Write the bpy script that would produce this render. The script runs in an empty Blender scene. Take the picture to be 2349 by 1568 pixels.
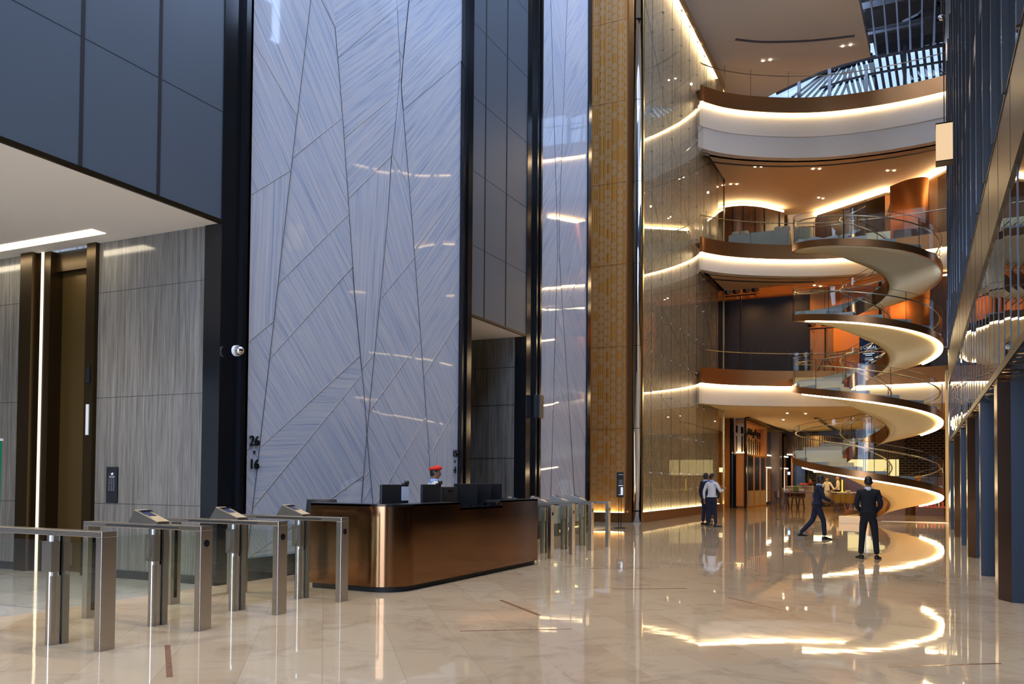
import bpy, bmesh, math, random
from mathutils import Vector, Matrix
random.seed(7)
S = bpy.context.scene
COL = S.collection
PI = math.pi

# ------------------------------------------------------------------ camera, world, exposure
FPX, CXP, CYP = 1950.0, 1174.5, 784 + 264.0          # focal length and principal point in px of 2349x1568
CAMH = 1.52
MC = Matrix.Rotation(math.radians(25.6), 3, 'Z') @ Matrix.Rotation(PI/2 + math.radians(1.5), 3, 'X') @ Matrix.Rotation(math.radians(0.45), 3, 'Z')
cd = bpy.data.cameras.new('camera'); cam = bpy.data.objects.new('camera', cd); COL.objects.link(cam)
cam.matrix_world = Matrix.Translation((0, 0, CAMH)) @ MC.to_4x4()
cd.sensor_width = 36; cd.lens = FPX/2349*36; cd.shift_y = 264/2349; cd.clip_end = 500; cd.clip_start = .05
S.camera = cam
W = bpy.data.worlds.new('world'); S.world = W; W.use_nodes = True
W.node_tree.nodes['Background'].inputs[0].default_value = (0.52, 0.68, 1.0, 1)
W.node_tree.nodes['Background'].inputs[1].default_value = 7.0
S.view_settings.view_transform = 'Standard'; S.view_settings.look = 'None'
S.view_settings.exposure = 1.12; S.view_settings.gamma = 1.0; S.view_settings.use_curve_mapping = False
cy = S.cycles
cy.max_bounces = 9; cy.diffuse_bounces = 3; cy.glossy_bounces = 5; cy.transmission_bounces = 8; cy.transparent_max_bounces = 16
cy.use_denoising = True; cy.caustics_reflective = False; cy.caustics_refractive = False
cy.sample_clamp_indirect = 6; cy.sample_clamp_direct = 0; cy.use_adaptive_sampling = True; cy.adaptive_threshold = 0.02
def area(name, loc, size, rot, energy, color, sizey=None, portal=False, spread=PI):
    l = bpy.data.lights.new(name, 'AREA'); l.energy = energy; l.color = color; l.size = size
    l.shape = 'RECTANGLE' if sizey else 'SQUARE'
    if sizey: l.size_y = sizey
    l.spread = spread
    if portal: l.cycles.is_portal = True
    o = bpy.data.objects.new(name, l); o.location = loc; o.rotation_euler = rot; COL.objects.link(o); return o
WARM = (1.0, .62, .23)
def spotlamp(name, loc, e, color, angle=2.6, r=.06, blend=1.0):
    l = bpy.data.lights.new(name, 'SPOT'); l.energy = e; l.color = color; l.spot_size = angle; l.spot_blend = blend; l.shadow_soft_size = r
    o = bpy.data.objects.new(name, l); o.location = loc; COL.objects.link(o); return o
# fill spots without fixtures, added under the hall roof to warm the floor
for x_ in (-6.5, -2.5):
    for y_ in (1, 7, 13, 19, 25): spotlamp('hall_fill', (x_, y_, 24.1), 800, (1, .78, .55), 1.1, .12, .6)
# daylight enters by the clerestory high in the right wall and by the entrance glazing behind the viewer
area('skylight_portal', (1.0, 10.0, 19.8), 8.6, (0, PI/2, 0), 1, (1, 1, 1), 37, portal=True)
area('entrance_portal', (-4.0, -7.9, 6.0), 9.0, (PI/2, 0, 0), 1, (1, 1, 1), 11.8, portal=True)

# ------------------------------------------------------------------ helpers
def ray(px, py):
    return MC @ Vector(((px-CXP)/FPX, -(py-CYP)/FPX, -1))
def at(px, py, ax, val):                              # the point of the plane axis=val seen at a pixel of the photograph
    d = ray(px, py); o = Vector((0, 0, CAMH)); t = (val-o[ax])/d[ax]; return o + d*t
def atx(px, py, v): return at(px, py, 0, v)
def aty(px, py, v): return at(px, py, 1, v)
def atz(px, py, v=0.0): return at(px, py, 2, v)

class MB:
    def __init__(s): s.v = []; s.f = []; s.m = []; s.uv = {}
    def add(s, vs, fs, mi=0):
        o = len(s.v); s.v += [tuple(v) for v in vs]
        for f in fs: s.f.append(tuple(i+o for i in f)); s.m.append(mi)
        return s
    def box(s, c, d, rz=0, mi=0, M=None):
        x, y, z = d[0]/2, d[1]/2, d[2]/2
        R = M if M is not None else Matrix.Rotation(rz, 3, 'Z')
        P = [Vector(c) + R @ Vector((a*x, b*y, e*z)) for e in (-1, 1) for b in (-1, 1) for a in (-1, 1)]
        return s.add(P, [(0, 2, 3, 1), (4, 5, 7, 6), (0, 1, 5, 4), (2, 6, 7, 3), (0, 4, 6, 2), (1, 3, 7, 5)], mi)
    def bx(s, x0, x1, y0, y1, z0, z1, mi=0):
        return s.box(((x0+x1)/2, (y0+y1)/2, (z0+z1)/2), (abs(x1-x0), abs(y1-y0), abs(z1-z0)), 0, mi)
    def prism(s, pts, z0, z1, mi=0, cap=True):        # pts counter-clockwise in plan
        n = len(pts)
        P = [(p[0], p[1], z0) for p in pts] + [(p[0], p[1], z1) for p in pts]
        F = [(i, (i+1) % n, n+(i+1) % n, n+i) for i in range(n)]
        if cap: F += [tuple(reversed(range(n))), tuple(range(n, 2*n))]
        return s.add(P, F, mi)
    def tube(s, path, r, n=8, mi=0, cap=True, closed=False):
        path = [Vector(p) for p in path]; P = []; N = len(path)
        up = Vector((0, 0, 1)); 
        for i, p in enumerate(path):
            a = path[i-1] if (i or closed) else p; b = path[(i+1) % N] if (i < N-1 or closed) else p
            t = (b-a).normalized() if (b-a).length > 1e-9 else Vector((0, 0, 1))
            u = t.cross(up)
            if u.length < 1e-3: u = t.cross(Vector((1, 0, 0)))
            u.normalize(); w = u.cross(t)
            rr = r[i] if isinstance(r, (list, tuple)) else r
            for k in range(n):
                a_ = 2*PI*k/n; P.append(p + u*math.cos(a_)*rr + w*math.sin(a_)*rr)
        F = []
        for i in range(N if closed else N-1):
            j = (i+1) % N
            for k in range(n): F.append((i*n+k, j*n+k, j*n+(k+1) % n, i*n+(k+1) % n))
        if cap and not closed: F += [tuple(range(n)), tuple(reversed(range((N-1)*n, N*n)))]
        return s.add(P, F, mi)
    def cyl(s, c, r, h, n=20, mi=0, r2=None, axis='Z'):
        r2 = r if r2 is None else r2
        P = []
        for (rr, zz) in ((r, -h/2), (r2, h/2)):
            for k in range(n):
                a = 2*PI*k/n; q = (rr*math.cos(a), rr*math.sin(a), zz)
                if axis == 'X': q = (q[2], q[0], q[1])
                if axis == 'Y': q = (q[1], q[2], q[0])
                P.append(Vector(c)+Vector(q))
        return s.add(P, [(k, (k+1) % n, n+(k+1) % n, n+k) for k in range(n)] + [tuple(reversed(range(n))), tuple(range(n, 2*n))], mi)
    def lathe(s, c, prof, n=24, mi=0, sx=1, sy=1):
        P = []; m = len(prof)
        for (r, z) in prof:
            for k in range(n):
                a = 2*PI*k/n; P.append((c[0]+r*sx*math.cos(a), c[1]+r*sy*math.sin(a), c[2]+z))
        F = [(i*n+k, i*n+(k+1) % n, (i+1)*n+(k+1) % n, (i+1)*n+k) for i in range(m-1) for k in range(n)]
        F += [tuple(reversed(range(n))), tuple(range((m-1)*n, m*n))]
        return s.add(P, F, mi)
    def ball(s, c, r, n=14, mi=0, M=None):
        r = (r, r, r) if isinstance(r, (int, float)) else r
        P = []; m = n//2+1
        for i in range(m):
            t = PI*i/(m-1)
            for k in range(n):
                a = 2*PI*k/n; q = Vector((r[0]*math.sin(t)*math.cos(a), r[1]*math.sin(t)*math.sin(a), -r[2]*math.cos(t)))
                if M is not None: q = M @ q
                P.append(Vector(c)+q)
        return s.add(P, [(i*n+k, i*n+(k+1) % n, (i+1)*n+(k+1) % n, (i+1)*n+k) for i in range(m-1) for k in range(n)], mi)
    def sweep(s, path, prof, nrm, mi=0, closed_prof=True, caps=True):   # prof: (offset along normal, z) ; nrm per path point
        m = len(prof); P = []
        for p, nn in zip(path, nrm):
            for (o, z) in prof:
                zz = p[2] if len(p) > 2 else 0
                P.append((p[0]+nn[0]*o, p[1]+nn[1]*o, zz+z))
        F = []
        K = m if closed_prof else m-1
        for i in range(len(path)-1):
            for k in range(K):
                F.append((i*m+k, (i+1)*m+k, (i+1)*m+(k+1) % m, i*m+(k+1) % m))
        if closed_prof and caps: F += [tuple(reversed(range(m))), tuple(range((len(path)-1)*m, len(path)*m))]
        return s.add(P, F, mi)
    def build(s, name, mats, parent=None, smooth=False, bevel=0, fix=True, loc=None, split=False):
        me = bpy.data.meshes.new(name); me.from_pydata(s.v, [], s.f)
        mats = mats if isinstance(mats, (list, tuple)) else [mats]
        for m in mats: me.materials.append(m)
        for p, mi in zip(me.polygons, s.m): p.material_index = mi; p.use_smooth = smooth
        if fix or bevel:
            bm = bmesh.new(); bm.from_mesh(me)
            if fix: bmesh.ops.recalc_face_normals(bm, faces=bm.faces)
            bm.to_mesh(me); bm.free()
        me.update()
        o = bpy.data.objects.new(name, me); COL.objects.link(o)
        if parent is not None: o.parent = parent
        if loc: o.location = loc
        if split: e_ = o.modifiers.new('es', 'EDGE_SPLIT'); e_.split_angle = math.radians(28)
        if bevel:
            b = o.modifiers.new('b', 'BEVEL'); b.width = bevel; b.segments = 2; b.limit_method = 'ANGLE'; b.angle_limit = math.radians(40)
        return o
def tag(o, label=None, cat=None, group=None, kind=None):
    if label: o['label'] = label
    if cat: o['category'] = cat
    if group: o['group'] = group
    if kind: o['kind'] = kind
    return o
def thing(name, label, cat, loc=(0, 0, 0), rz=0, group=None):
    o = bpy.data.objects.new(name, None); COL.objects.link(o); o.location = loc; o.rotation_euler = (0, 0, rz)
    o.empty_display_size = .2
    return tag(o, label, cat, group)
def struct(name, mb, m, **k):
    o = mb.build(name, m, **k); o['kind'] = 'structure'; return o
def copytree(o, loc=None, rz=None, parent=None, label=None, group=None):
    c = o.copy(); COL.objects.link(c); c.parent = parent
    if loc is not None: c.location = loc
    if rz is not None: c.rotation_euler = (0, 0, rz)
    if label: c['label'] = label
    if group: c['group'] = group
    for ch in list(o.children): copytree(ch, parent=c)
    return c

def textmesh(name, body, size, m, ext=0, align='CENTER'):
    c = bpy.data.curves.new(name, 'FONT'); c.body = body; c.size = size; c.align_x = align; c.extrude = ext
    o = bpy.data.objects.new(name, c); COL.objects.link(o); bpy.context.view_layer.update()
    me = bpy.data.meshes.new_from_object(o.evaluated_get(bpy.context.evaluated_depsgraph_get())); bpy.data.objects.remove(o)
    me.materials.clear(); me.materials.append(m); o = bpy.data.objects.new(name, me); COL.objects.link(o); return o
# ------------------------------------------------------------------ materials
M = {}
def base(name):
    m = bpy.data.materials.new(name); m.use_nodes = True; nt = m.node_tree
    return m, nt, nt.nodes['Principled BSDF']
def mat(name, col, rough=.5, metal=0, spec=.5, coat=0, emit=None, es=0, trans=0, ior=1.45, aniso=0, bump=0, bscale=30, var=0, vscale=(3, 3, 3)):
    m, nt, b = base(name)
    b.inputs['Base Color'].default_value = (*col, 1); b.inputs['Roughness'].default_value = rough
    b.inputs['Metallic'].default_value = metal; b.inputs['Specular IOR Level'].default_value = spec
    b.inputs['Coat Weight'].default_value = coat; b.inputs['Transmission Weight'].default_value = trans
    b.inputs['IOR'].default_value = ior
    if emit: b.inputs['Emission Color'].default_value = (*emit, 1); b.inputs['Emission Strength'].default_value = es
    tc = nt.nodes.new('ShaderNodeTexCoord')
    if var:
        mp = nt.nodes.new('ShaderNodeMapping'); mp.inputs['Scale'].default_value = vscale
        n = nt.nodes.new('ShaderNodeTexNoise'); n.inputs['Scale'].default_value = 1; n.inputs['Detail'].default_value = 6
        h = nt.nodes.new('ShaderNodeMix'); h.data_type = 'RGBA'
        h.inputs[6].default_value = (*[c*(1-var) for c in col], 1); h.inputs[7].default_value = (*[min(1, c*(1+var)) for c in col], 1)
        nt.links.new(tc.outputs['Object'], mp.inputs[0]); nt.links.new(mp.outputs[0], n.inputs['Vector'])
        nt.links.new(n.outputs['Fac'], h.inputs[0]); nt.links.new(h.outputs[2], b.inputs['Base Color'])
    if bump:
        n = nt.nodes.new('ShaderNodeTexNoise'); n.inputs['Scale'].default_value = bscale
        bp = nt.nodes.new('ShaderNodeBump'); bp.inputs['Strength'].default_value = bump; bp.inputs['Distance'].default_value = .02
        nt.links.new(tc.outputs['Object'], n.inputs['Vector']); nt.links.new(n.outputs['Fac'], bp.inputs['Height']); nt.links.new(bp.outputs[0], b.inputs['Normal'])
    M[name] = m; return m
def glass(name, tint=(.93, .97, .95), refl=1.0, alpha=.9):
    # thin architectural glass: clear with fresnel reflection
    m = bpy.data.materials.new(name); m.use_nodes = True; nt = m.node_tree; nt.nodes.clear()
    o = nt.nodes.new('ShaderNodeOutputMaterial'); t = nt.nodes.new('ShaderNodeBsdfTransparent'); t.inputs[0].default_value = (*tint, 1)
    g = nt.nodes.new('ShaderNodeBsdfGlossy'); g.inputs['Roughness'].default_value = 0.0
    f = nt.nodes.new('ShaderNodeFresnel'); ge = nt.nodes.new('ShaderNodeNewGeometry'); ir = nt.nodes.new('ShaderNodeMath'); ir.operation = 'MULTIPLY_ADD'
    ir.inputs[1].default_value = 1/1.5-1.5; ir.inputs[2].default_value = 1.5; nt.links.new(ge.outputs['Backfacing'], ir.inputs[0]); nt.links.new(ir.outputs[0], f.inputs[0])
    mm = nt.nodes.new('ShaderNodeMath'); mm.operation = 'MULTIPLY'; mm.inputs[1].default_value = refl
    x = nt.nodes.new('ShaderNodeMixShader')
    nt.links.new(f.outputs[0], mm.inputs[0]); nt.links.new(mm.outputs[0], x.inputs[0]); nt.links.new(t.outputs[0], x.inputs[1]); nt.links.new(g.outputs[0], x.inputs[2]); nt.links.new(x.outputs[0], o.inputs[0])
    M[name] = m; return m
def ramp(nt, stops):
    r = nt.nodes.new('ShaderNodeValToRGB'); e = r.color_ramp.elements
    e[0].position, e[0].color = stops[0][0], (*stops[0][1], 1); e[1].position, e[1].color = stops[-1][0], (*stops[-1][1], 1)
    for p, c in stops[1:-1]:
        q = e.new(p); q.color = (*c, 1)
    return r
def veined(name, coord, scale, stops, rough=.08, fine=4.0, coat=0):
    m, nt, b = base(name); tc = nt.nodes.new('ShaderNodeTexCoord'); L = nt.links.new
    mp = nt.nodes.new('ShaderNodeMapping'); mp.inputs['Scale'].default_value = scale
    L(tc.outputs[coord], mp.inputs[0])
    w = nt.nodes.new('ShaderNodeTexNoise'); w.inputs['Scale'].default_value = .35; w.inputs['Detail'].default_value = 2
    L(mp.outputs[0], w.inputs['Vector'])
    n1 = nt.nodes.new('ShaderNodeTexNoise'); n1.inputs['Scale'].default_value = 1; n1.inputs['Detail'].default_value = 8; n1.inputs['Roughness'].default_value = .72; n1.inputs['Distortion'].default_value = .4
    n2 = nt.nodes.new('ShaderNodeTexNoise'); n2.inputs['Scale'].default_value = fine; n2.inputs['Detail'].default_value = 4
    L(mp.outputs[0], n1.inputs['Vector']); L(mp.outputs[0], n2.inputs['Vector'])
    a = nt.nodes.new('ShaderNodeMath'); a.operation = 'MULTIPLY_ADD'; a.inputs[1].default_value = .35; L(n2.outputs['Fac'], a.inputs[0])
    s = nt.nodes.new('ShaderNodeMath'); s.operation = 'MULTIPLY'; s.inputs[1].default_value = .65; L(n1.outputs['Fac'], s.inputs[0]); L(s.outputs[0], a.inputs[2])
    r = ramp(nt, stops); L(a.outputs[0], r.inputs[0]); L(r.outputs[0], b.inputs['Base Color'])
    b.inputs['Roughness'].default_value = rough; b.inputs['Coat Weight'].default_value = coat
    M[name] = m; return m
veined('marble', 'UV', (20, .30, 1), [(.32, (.20, .24, .34)), (.42, (.36, .42, .54)), (.50, (.49, .53, .62)), (.56, (.55, .55, .58)), (.64, (.62, .64, .71))], .03)
veined('stone', 'Object', (16, 16, .45), [(.34, (.085, .078, .068)), (.45, (.14, .13, .114)), (.53, (.19, .178, .158)), (.62, (.25, .235, .21))], .12)
veined('travertine', 'Object', (2, 2, 9), [(.35, (.12, .06, .025)), (.5, (.28, .16, .07)), (.62, (.40, .25, .12))], .3)
veined('wood', 'Object', (14, 14, .8), [(.3, (.36, .14, .018)), (.5, (.50, .21, .028)), (.7, (.58, .26, .04))], .4)
veined('darkwood', 'Object', (14, 14, .9), [(.3, (.06, .028, .012)), (.5, (.11, .05, .02)), (.7, (.16, .075, .03))], .3)
mat('panelgrey', (.085, .105, .13), .32, 0, .5, var=.08, vscale=(.5, .5, .5))
mat('black', (.008, .009, .011), .12, 0, .6)
mat('blackmatte', (.012, .012, .013), .6)
mat('joint', (.01, .01, .012), .6)
mat('bronzedark', (.055, .035, .014), .28, .8)
mat('elevator', (.12, .075, .022), .32, .6)
mat('ceilwhite', (.84, .80, .74), .7)
mat('cream', (.86, .72, .44), .6)
mat('plaster', (.74, .67, .58), .6)
mat('steel', (.50, .46, .41), .27, 1, bump=.02, bscale=60)
mat('steelside', (.36, .34, .31), .33, 1)
mat('readerplate', (.85, .68, .42), .40, .6)
mat('chrome', (.72, .72, .74), .06, 1)
mat('bronze', (.36, .16, .06), .20, 1)
mat('bronzeband', (.42, .19, .07), .30, .85)
mat('railmetal', (.50, .44, .34), .22, 1)
mat('warmlitceil', (.66, .48, .29), .7)  # warm room light put into the colour of the balcony ceilings
mat('deskbronze', (.34, .17, .075), .11, 1)
mat('deskcorner', (.28, .14, .065), .14, 1)
mat('paleseam', (.42, .38, .34), .4)
glass('entranceglass', (.74, .74, .74), .8)
glass('roofglass', (.50, .52, .55), .6)
mat('brass', (.75, .50, .20), .2, 1)
mat('copper', (.40, .15, .04), .5, .8)
mat('greydark', (.030, .032, .038), .28, .3, bump=.0)
mat('monitor', (.020, .022, .026), .35)
mat('screenlcd', (.03, .04, .10), .15, emit=(.05, .07, .2), es=.05)
mat('plastic', (.03, .03, .03), .4)
mat('whiteplate', (.75, .75, .75), .4)
mat('paper', (.72, .78, .90), .6)
mat('red', (.75, .025, .01), .75)
mat('suit', (.006, .0065, .009), .85)
mat('navysuit', (.010, .014, .035), .85)
mat('navy', (.012, .016, .040), .8)
mat('whiteshirt', (.72, .72, .74), .75)
mat('blueshirt', (.35, .50, .85), .7)
mat('uniform', (.74, .70, .62), .75)
mat('chefwhite', (.85, .80, .72), .8)
mat('skin', (.34, .17, .10), .5)
mat('skindark', (.10, .045, .025), .5)
mat('skinlight', (.58, .33, .22), .5)
mat('hair', (.012, .009, .008), .5)
mat('shoe', (.010, .010, .011), .2)
mat('blue', (.02, .03, .35), .5)
mat('gold', (.85, .55, .10), .3, .8)
mat('leaf', (.07, .16, .03), .45)
mat('greenglass', (.15, .25, .05), .1, trans=.3)
mat('meat', (.50, .06, .05), .4)
mat('bricktile', (.014, .012, .012), .12)
mat('orange', (.55, .20, .05), .6)
mat('orangewall', (.45, .18, .05), .35)
mat('yellow', (.8, .6, .03), .4, emit=(1, .7, .05), es=.4)
mat('cloth', (.45, .43, .34), .85)
mat('seatyellow', (.35, .22, .04), .6)
mat('redglow', (.35, .05, .02), .4, emit=(1, .12, .05), es=.12)  # faint red glow put into the shelf and bottle material
mat('greensign', (.0, .22, .10), .4)
mat('granite', (.36, .31, .24), .5, bump=.4, bscale=40, var=.35, vscale=(30, 30, 30))
mat('tread', (.52, .54, .52), .35)
mat('pattern_bronze', (.28, .12, .04), .35)
mat('finglint', (.40, .46, .55), .2, 1)
mat('blueface', (.012, .018, .028), .3, .3)
mat('collit', (.10, .060, .042), .25, .8)
mat('mullion', (.03, .034, .042), .35, .4)
mat('facband', (.030, .024, .018), .38, .3, .3)
mat('petal', (.85, .35, .08), .6)
mat('ductgrey', (.04, .045, .055), .5, .3)
mat('pipe', (.30, .32, .36), .3, .9)
mat('louver', (.30, .33, .38), .5)
glass('glass', (.93, .96, .94), .9)
glass('greenishglass', (.965, .98, .945), .8)
glass('skyglass', (.078, .085, .10), .5)
glass('tinted', (.55, .58, .60), 1.5)
def emit(name, col, s):
    m = bpy.data.materials.new(name); m.use_nodes = True; nt = m.node_tree; nt.nodes.clear()
    o = nt.nodes.new('ShaderNodeOutputMaterial'); e = nt.nodes.new('ShaderNodeEmission')
    e.inputs[0].default_value = (*col, 1); e.inputs[1].default_value = s; nt.links.new(e.outputs[0], o.inputs[0]); M[name] = m; return m
emit('strip', (1, .73, .40), 14); emit('stripsoft', (1, .72, .40), 8); emit('cove', (1, .74, .45), 8); emit('slot', (1, .86, .62), 5)
emit('down', (1, .8, .55), 12); emit('panelglow', (1, .78, .34), .5); emit('lantern', (1, .70, .42), .42); emit('screenblue', (.25, .5, 1), 2.2); emit('text', (.75, .85, 1), .45)
emit('wineglow', (1, .66, .42), 1.3); emit('verticalstrip', (1, .86, .62), .8); emit('goldglow', (1, .80, .46), 10); emit('hoodglow', (1, .78, .42), 2.5)

def hexpattern(name, ca, cb, glow=0):                 # wood-toned strips overlaid by columns of pale hexagons
    m, nt, b = base(name); L = nt.links.new; tc = nt.nodes.new('ShaderNodeTexCoord')
    def mth(op, a, b_=None, c=None):
        n = nt.nodes.new('ShaderNodeMath'); n.operation = op
        for i, v in enumerate((a, b_, c)):
            if v is None: continue
            if isinstance(v, (int, float)): n.inputs[i].default_value = v
            else: L(v, n.inputs[i])
        return n.outputs[0]
    sp = nt.nodes.new('ShaderNodeSeparateXYZ'); L(tc.outputs['UV'], sp.inputs[0]); u, v = sp.outputs[0], sp.outputs[1]
    vo = nt.nodes.new('ShaderNodeTexVoronoi'); vo.voronoi_dimensions = '2D'; vo.distance = 'CHEBYCHEV'; vo.inputs['Randomness'].default_value = 0
    c = nt.nodes.new('ShaderNodeCombineXYZ'); col = mth('FLOOR', mth('MULTIPLY', u, 4.2)); odd = mth('MULTIPLY', mth('MODULO', col, 2.0), .5)
    L(mth('MULTIPLY', u, 4.2), c.inputs[0]); L(mth('ADD', mth('MULTIPLY', v, 3.3), odd), c.inputs[1])
    fx = mth('ABSOLUTE', mth('SUBTRACT', mth('FRACT', c.inputs[0].links[0].from_socket), .5)); fy = mth('ABSOLUTE', mth('SUBTRACT', mth('FRACT', c.inputs[1].links[0].from_socket), .5))
    hx = mth('MAXIMUM', mth('MULTIPLY', fx, 1.15), mth('ADD', mth('MULTIPLY', fx, .55), fy)); inside = mth('LESS_THAN', hx, .46)
    nz = nt.nodes.new('ShaderNodeTexWhiteNoise'); nz.noise_dimensions = '2D'; fc = nt.nodes.new('ShaderNodeCombineXYZ')
    L(col, fc.inputs[0]); L(mth('FLOOR', c.inputs[1].links[0].from_socket), fc.inputs[1]); L(fc.outputs[0], nz.inputs['Vector'])
    on = mth('MULTIPLY', inside, mth('LESS_THAN', nz.outputs['Value'], .72))
    st = nt.nodes.new('ShaderNodeTexNoise'); st.inputs['Scale'].default_value = 1; st.inputs['Detail'].default_value = 3
    mp = nt.nodes.new('ShaderNodeMapping'); mp.inputs['Scale'].default_value = (28, .02, 1); L(tc.outputs['UV'], mp.inputs[0]); L(mp.outputs[0], st.inputs['Vector'])
    r = ramp(nt, [(.40, tuple(x*.62 for x in ca)), (.5, ca), (.6, tuple(min(1, x*1.25) for x in ca))]); L(st.outputs['Fac'], r.inputs[0])
    mx = nt.nodes.new('ShaderNodeMix'); mx.data_type = 'RGBA'; L(mth('MULTIPLY', on, .6), mx.inputs[0]); L(r.outputs[0], mx.inputs[6]); mx.inputs[7].default_value = (*cb, 1)
    L(mx.outputs[2], b.inputs['Base Color']); b.inputs['Roughness'].default_value = .4
    M[name] = m
hexpattern('goldpattern', (.54, .24, .05), (.52, .33, .17))
hexpattern('greypattern', (.46, .37, .26), (.20, .185, .16))
def floor_mat(name, c1, c2, mortar, rough, bump, rot, bw, bh):
    m, nt, b = base(name); L = nt.links.new; tc = nt.nodes.new('ShaderNodeTexCoord')
    mp = nt.nodes.new('ShaderNodeMapping'); mp.inputs['Rotation'].default_value = (0, 0, rot); L(tc.outputs['Object'], mp.inputs[0])
    br = nt.nodes.new('ShaderNodeTexBrick'); br.inputs['Scale'].default_value = 1; br.inputs['Brick Width'].default_value = bw; br.inputs['Row Height'].default_value = bh
    br.inputs['Mortar Size'].default_value = .0035; br.inputs['Color1'].default_value = (*c1, 1); br.inputs['Color2'].default_value = (*c2, 1); br.inputs['Mortar'].default_value = (*mortar, 1)
    br.offset = .37; br.squash = 1.6; br.squash_frequency = 3; L(mp.outputs[0], br.inputs['Vector'])
    n = nt.nodes.new('ShaderNodeTexNoise'); n.inputs['Scale'].default_value = 1.3; n.inputs['Detail'].default_value = 10; n.inputs['Roughness'].default_value = .7; n.inputs['Distortion'].default_value = 1.4; L(mp.outputs[0], n.inputs['Vector'])
    r = ramp(nt, [(.35, (.80, .78, .76)), (.5, (1, 1, 1)), (.7, (1, .98, .94))]); L(n.outputs['Fac'], r.inputs[0])
    mx = nt.nodes.new('ShaderNodeMix'); mx.data_type = 'RGBA'; mx.blend_type = 'MULTIPLY'; mx.inputs[0].default_value = 1; L(br.outputs['Color'], mx.inputs[6]); L(r.outputs[0], mx.inputs[7])
    L(mx.outputs[2], b.inputs['Base Color']); b.inputs['Roughness'].default_value = rough
    # slightly uneven polish: each slab lies a hair out of level
    w = nt.nodes.new('ShaderNodeTexNoise'); w.inputs['Scale'].default_value = .9; w.inputs['Detail'].default_value = 3; L(mp.outputs[0], w.inputs['Vector'])
    bp = nt.nodes.new('ShaderNodeBump'); bp.inputs['Strength'].default_value = bump; bp.inputs['Distance'].default_value = .01
    L(w.outputs['Fac'], bp.inputs['Height']); L(bp.outputs[0], b.inputs['Normal'])
    b.inputs['IOR'].default_value = 1.62
    M[name] = m
floor_mat('floor', (.61, .475, .32), (.68, .56, .40), (.50, .41, .29), .028, .24, math.radians(52), 1.3, .62)
floor_mat('floorgrey', (.48, .47, .44), (.54, .53, .50), (.32, .32, .30), .10, .1, math.radians(0), 1.2, .6)
floor_mat('floorbrown', (.30, .20, .11), (.36, .25, .14), (.15, .09, .05), .07, .1, math.radians(0), 1.2, .6)
def bricks(name):
    m, nt, b = base(name); L = nt.links.new; tc = nt.nodes.new('ShaderNodeTexCoord')
    mp = nt.nodes.new('ShaderNodeMapping'); mp.inputs['Rotation'].default_value = (PI/2, 0, 0); L(tc.outputs['Object'], mp.inputs[0])
    br = nt.nodes.new('ShaderNodeTexBrick'); br.inputs['Scale'].default_value = 1; br.inputs['Brick Width'].default_value = .42; br.inputs['Row Height'].default_value = .17
    br.inputs['Mortar Size'].default_value = .018; br.inputs['Color1'].default_value = (.012, .010, .010, 1); br.inputs['Color2'].default_value = (.02, .017, .015, 1); br.inputs['Mortar'].default_value = (.34, .22, .10, 1)
    L(mp.outputs[0], br.inputs['Vector']); L(br.outputs['Color'], b.inputs['Base Color']); b.inputs['Roughness'].default_value = .5; b.inputs['Specular IOR Level'].default_value = .2; M[name] = m
bricks('brickwall')
def crumple():
    m, nt, b = base('goldsoffit'); L = nt.links.new; b.inputs['Base Color'].default_value = (.62, .45, .20, 1); b.inputs['Metallic'].default_value = 1; b.inputs['Roughness'].default_value = .08
    tc = nt.nodes.new('ShaderNodeTexCoord'); w = nt.nodes.new('ShaderNodeTexNoise'); w.inputs['Scale'].default_value = 2.5; w.inputs['Detail'].default_value = 2; L(tc.outputs['Object'], w.inputs['Vector'])
    bp = nt.nodes.new('ShaderNodeBump'); bp.inputs['Strength'].default_value = .8; bp.inputs['Distance'].default_value = .2; L(w.outputs['Fac'], bp.inputs['Height']); L(bp.outputs[0], b.inputs['Normal']); M['goldsoffit'] = m
crumple()
def facglass():
    m, nt, b = base('facadeglass'); b.inputs['Base Color'].default_value = (.010, .013, .016, 1); b.inputs['Roughness'].default_value = .015; b.inputs['Specular IOR Level'].default_value = .9; b.inputs['IOR'].default_value = 1.9; M['facadeglass'] = m
facglass()

# ================================================================== THE SETTING
XW = -8.9
# floors
f = MB(); f.bx(XW, 26, -9, 43.4, -.12, 0); struct('floor', f, M['floor'])
f = MB(); f.bx(-18, XW, -9, 29.9, -.12, 0); struct('floor_lobby', f, M['floorgrey'])
f = MB(); f.bx(-18, 26, 43.4, 72, -.12, 0); f.bx(-18, XW, 29.9, 43.4, -.12, 0); struct('floor_restaurant', f, M['floorbrown'])
f = MB(); f.bx(-1.34, 1.0, 36.20, 36.32, .0005, .02); tag(struct('trim_1', f, M['whiteplate']), 'pale threshold line in the floor by the stair foot')
# brown inlay lines let into the floor
def inlay(a, b, w=.03, k='floorinlay'):
    p, q = atz(*a), atz(*b); d = (q-p).to_2d().normalized(); n = Vector((-d.y, d.x))*w/2
    return MB().prism([(p.x-n.x, p.y-n.y), (q.x-n.x, q.y-n.y), (q.x+n.x, q.y+n.y), (p.x+n.x, p.y+n.y)][::1], .0003, .0022)
mat('inlay', (.30, .16, .10), .12, var=.4, vscale=(9, 9, 9))
for i, (a, b, w) in enumerate([((1148, 1376), (1238, 1411), .05), ((1055, 1447), (1312, 1442), .03), ((1405, 1350.5), (1575, 1349), .05), ((1670, 1370), (1812, 1403), .05), ((2038, 1529), (2295, 1521), .035), ((384, 1479), (389, 1553), .045), ((1350, 1303), (1480, 1303), .05)]):
    struct('trim_%d' % (i+2), inlay(a, b, w), M['inlay'], fix=True)

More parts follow.
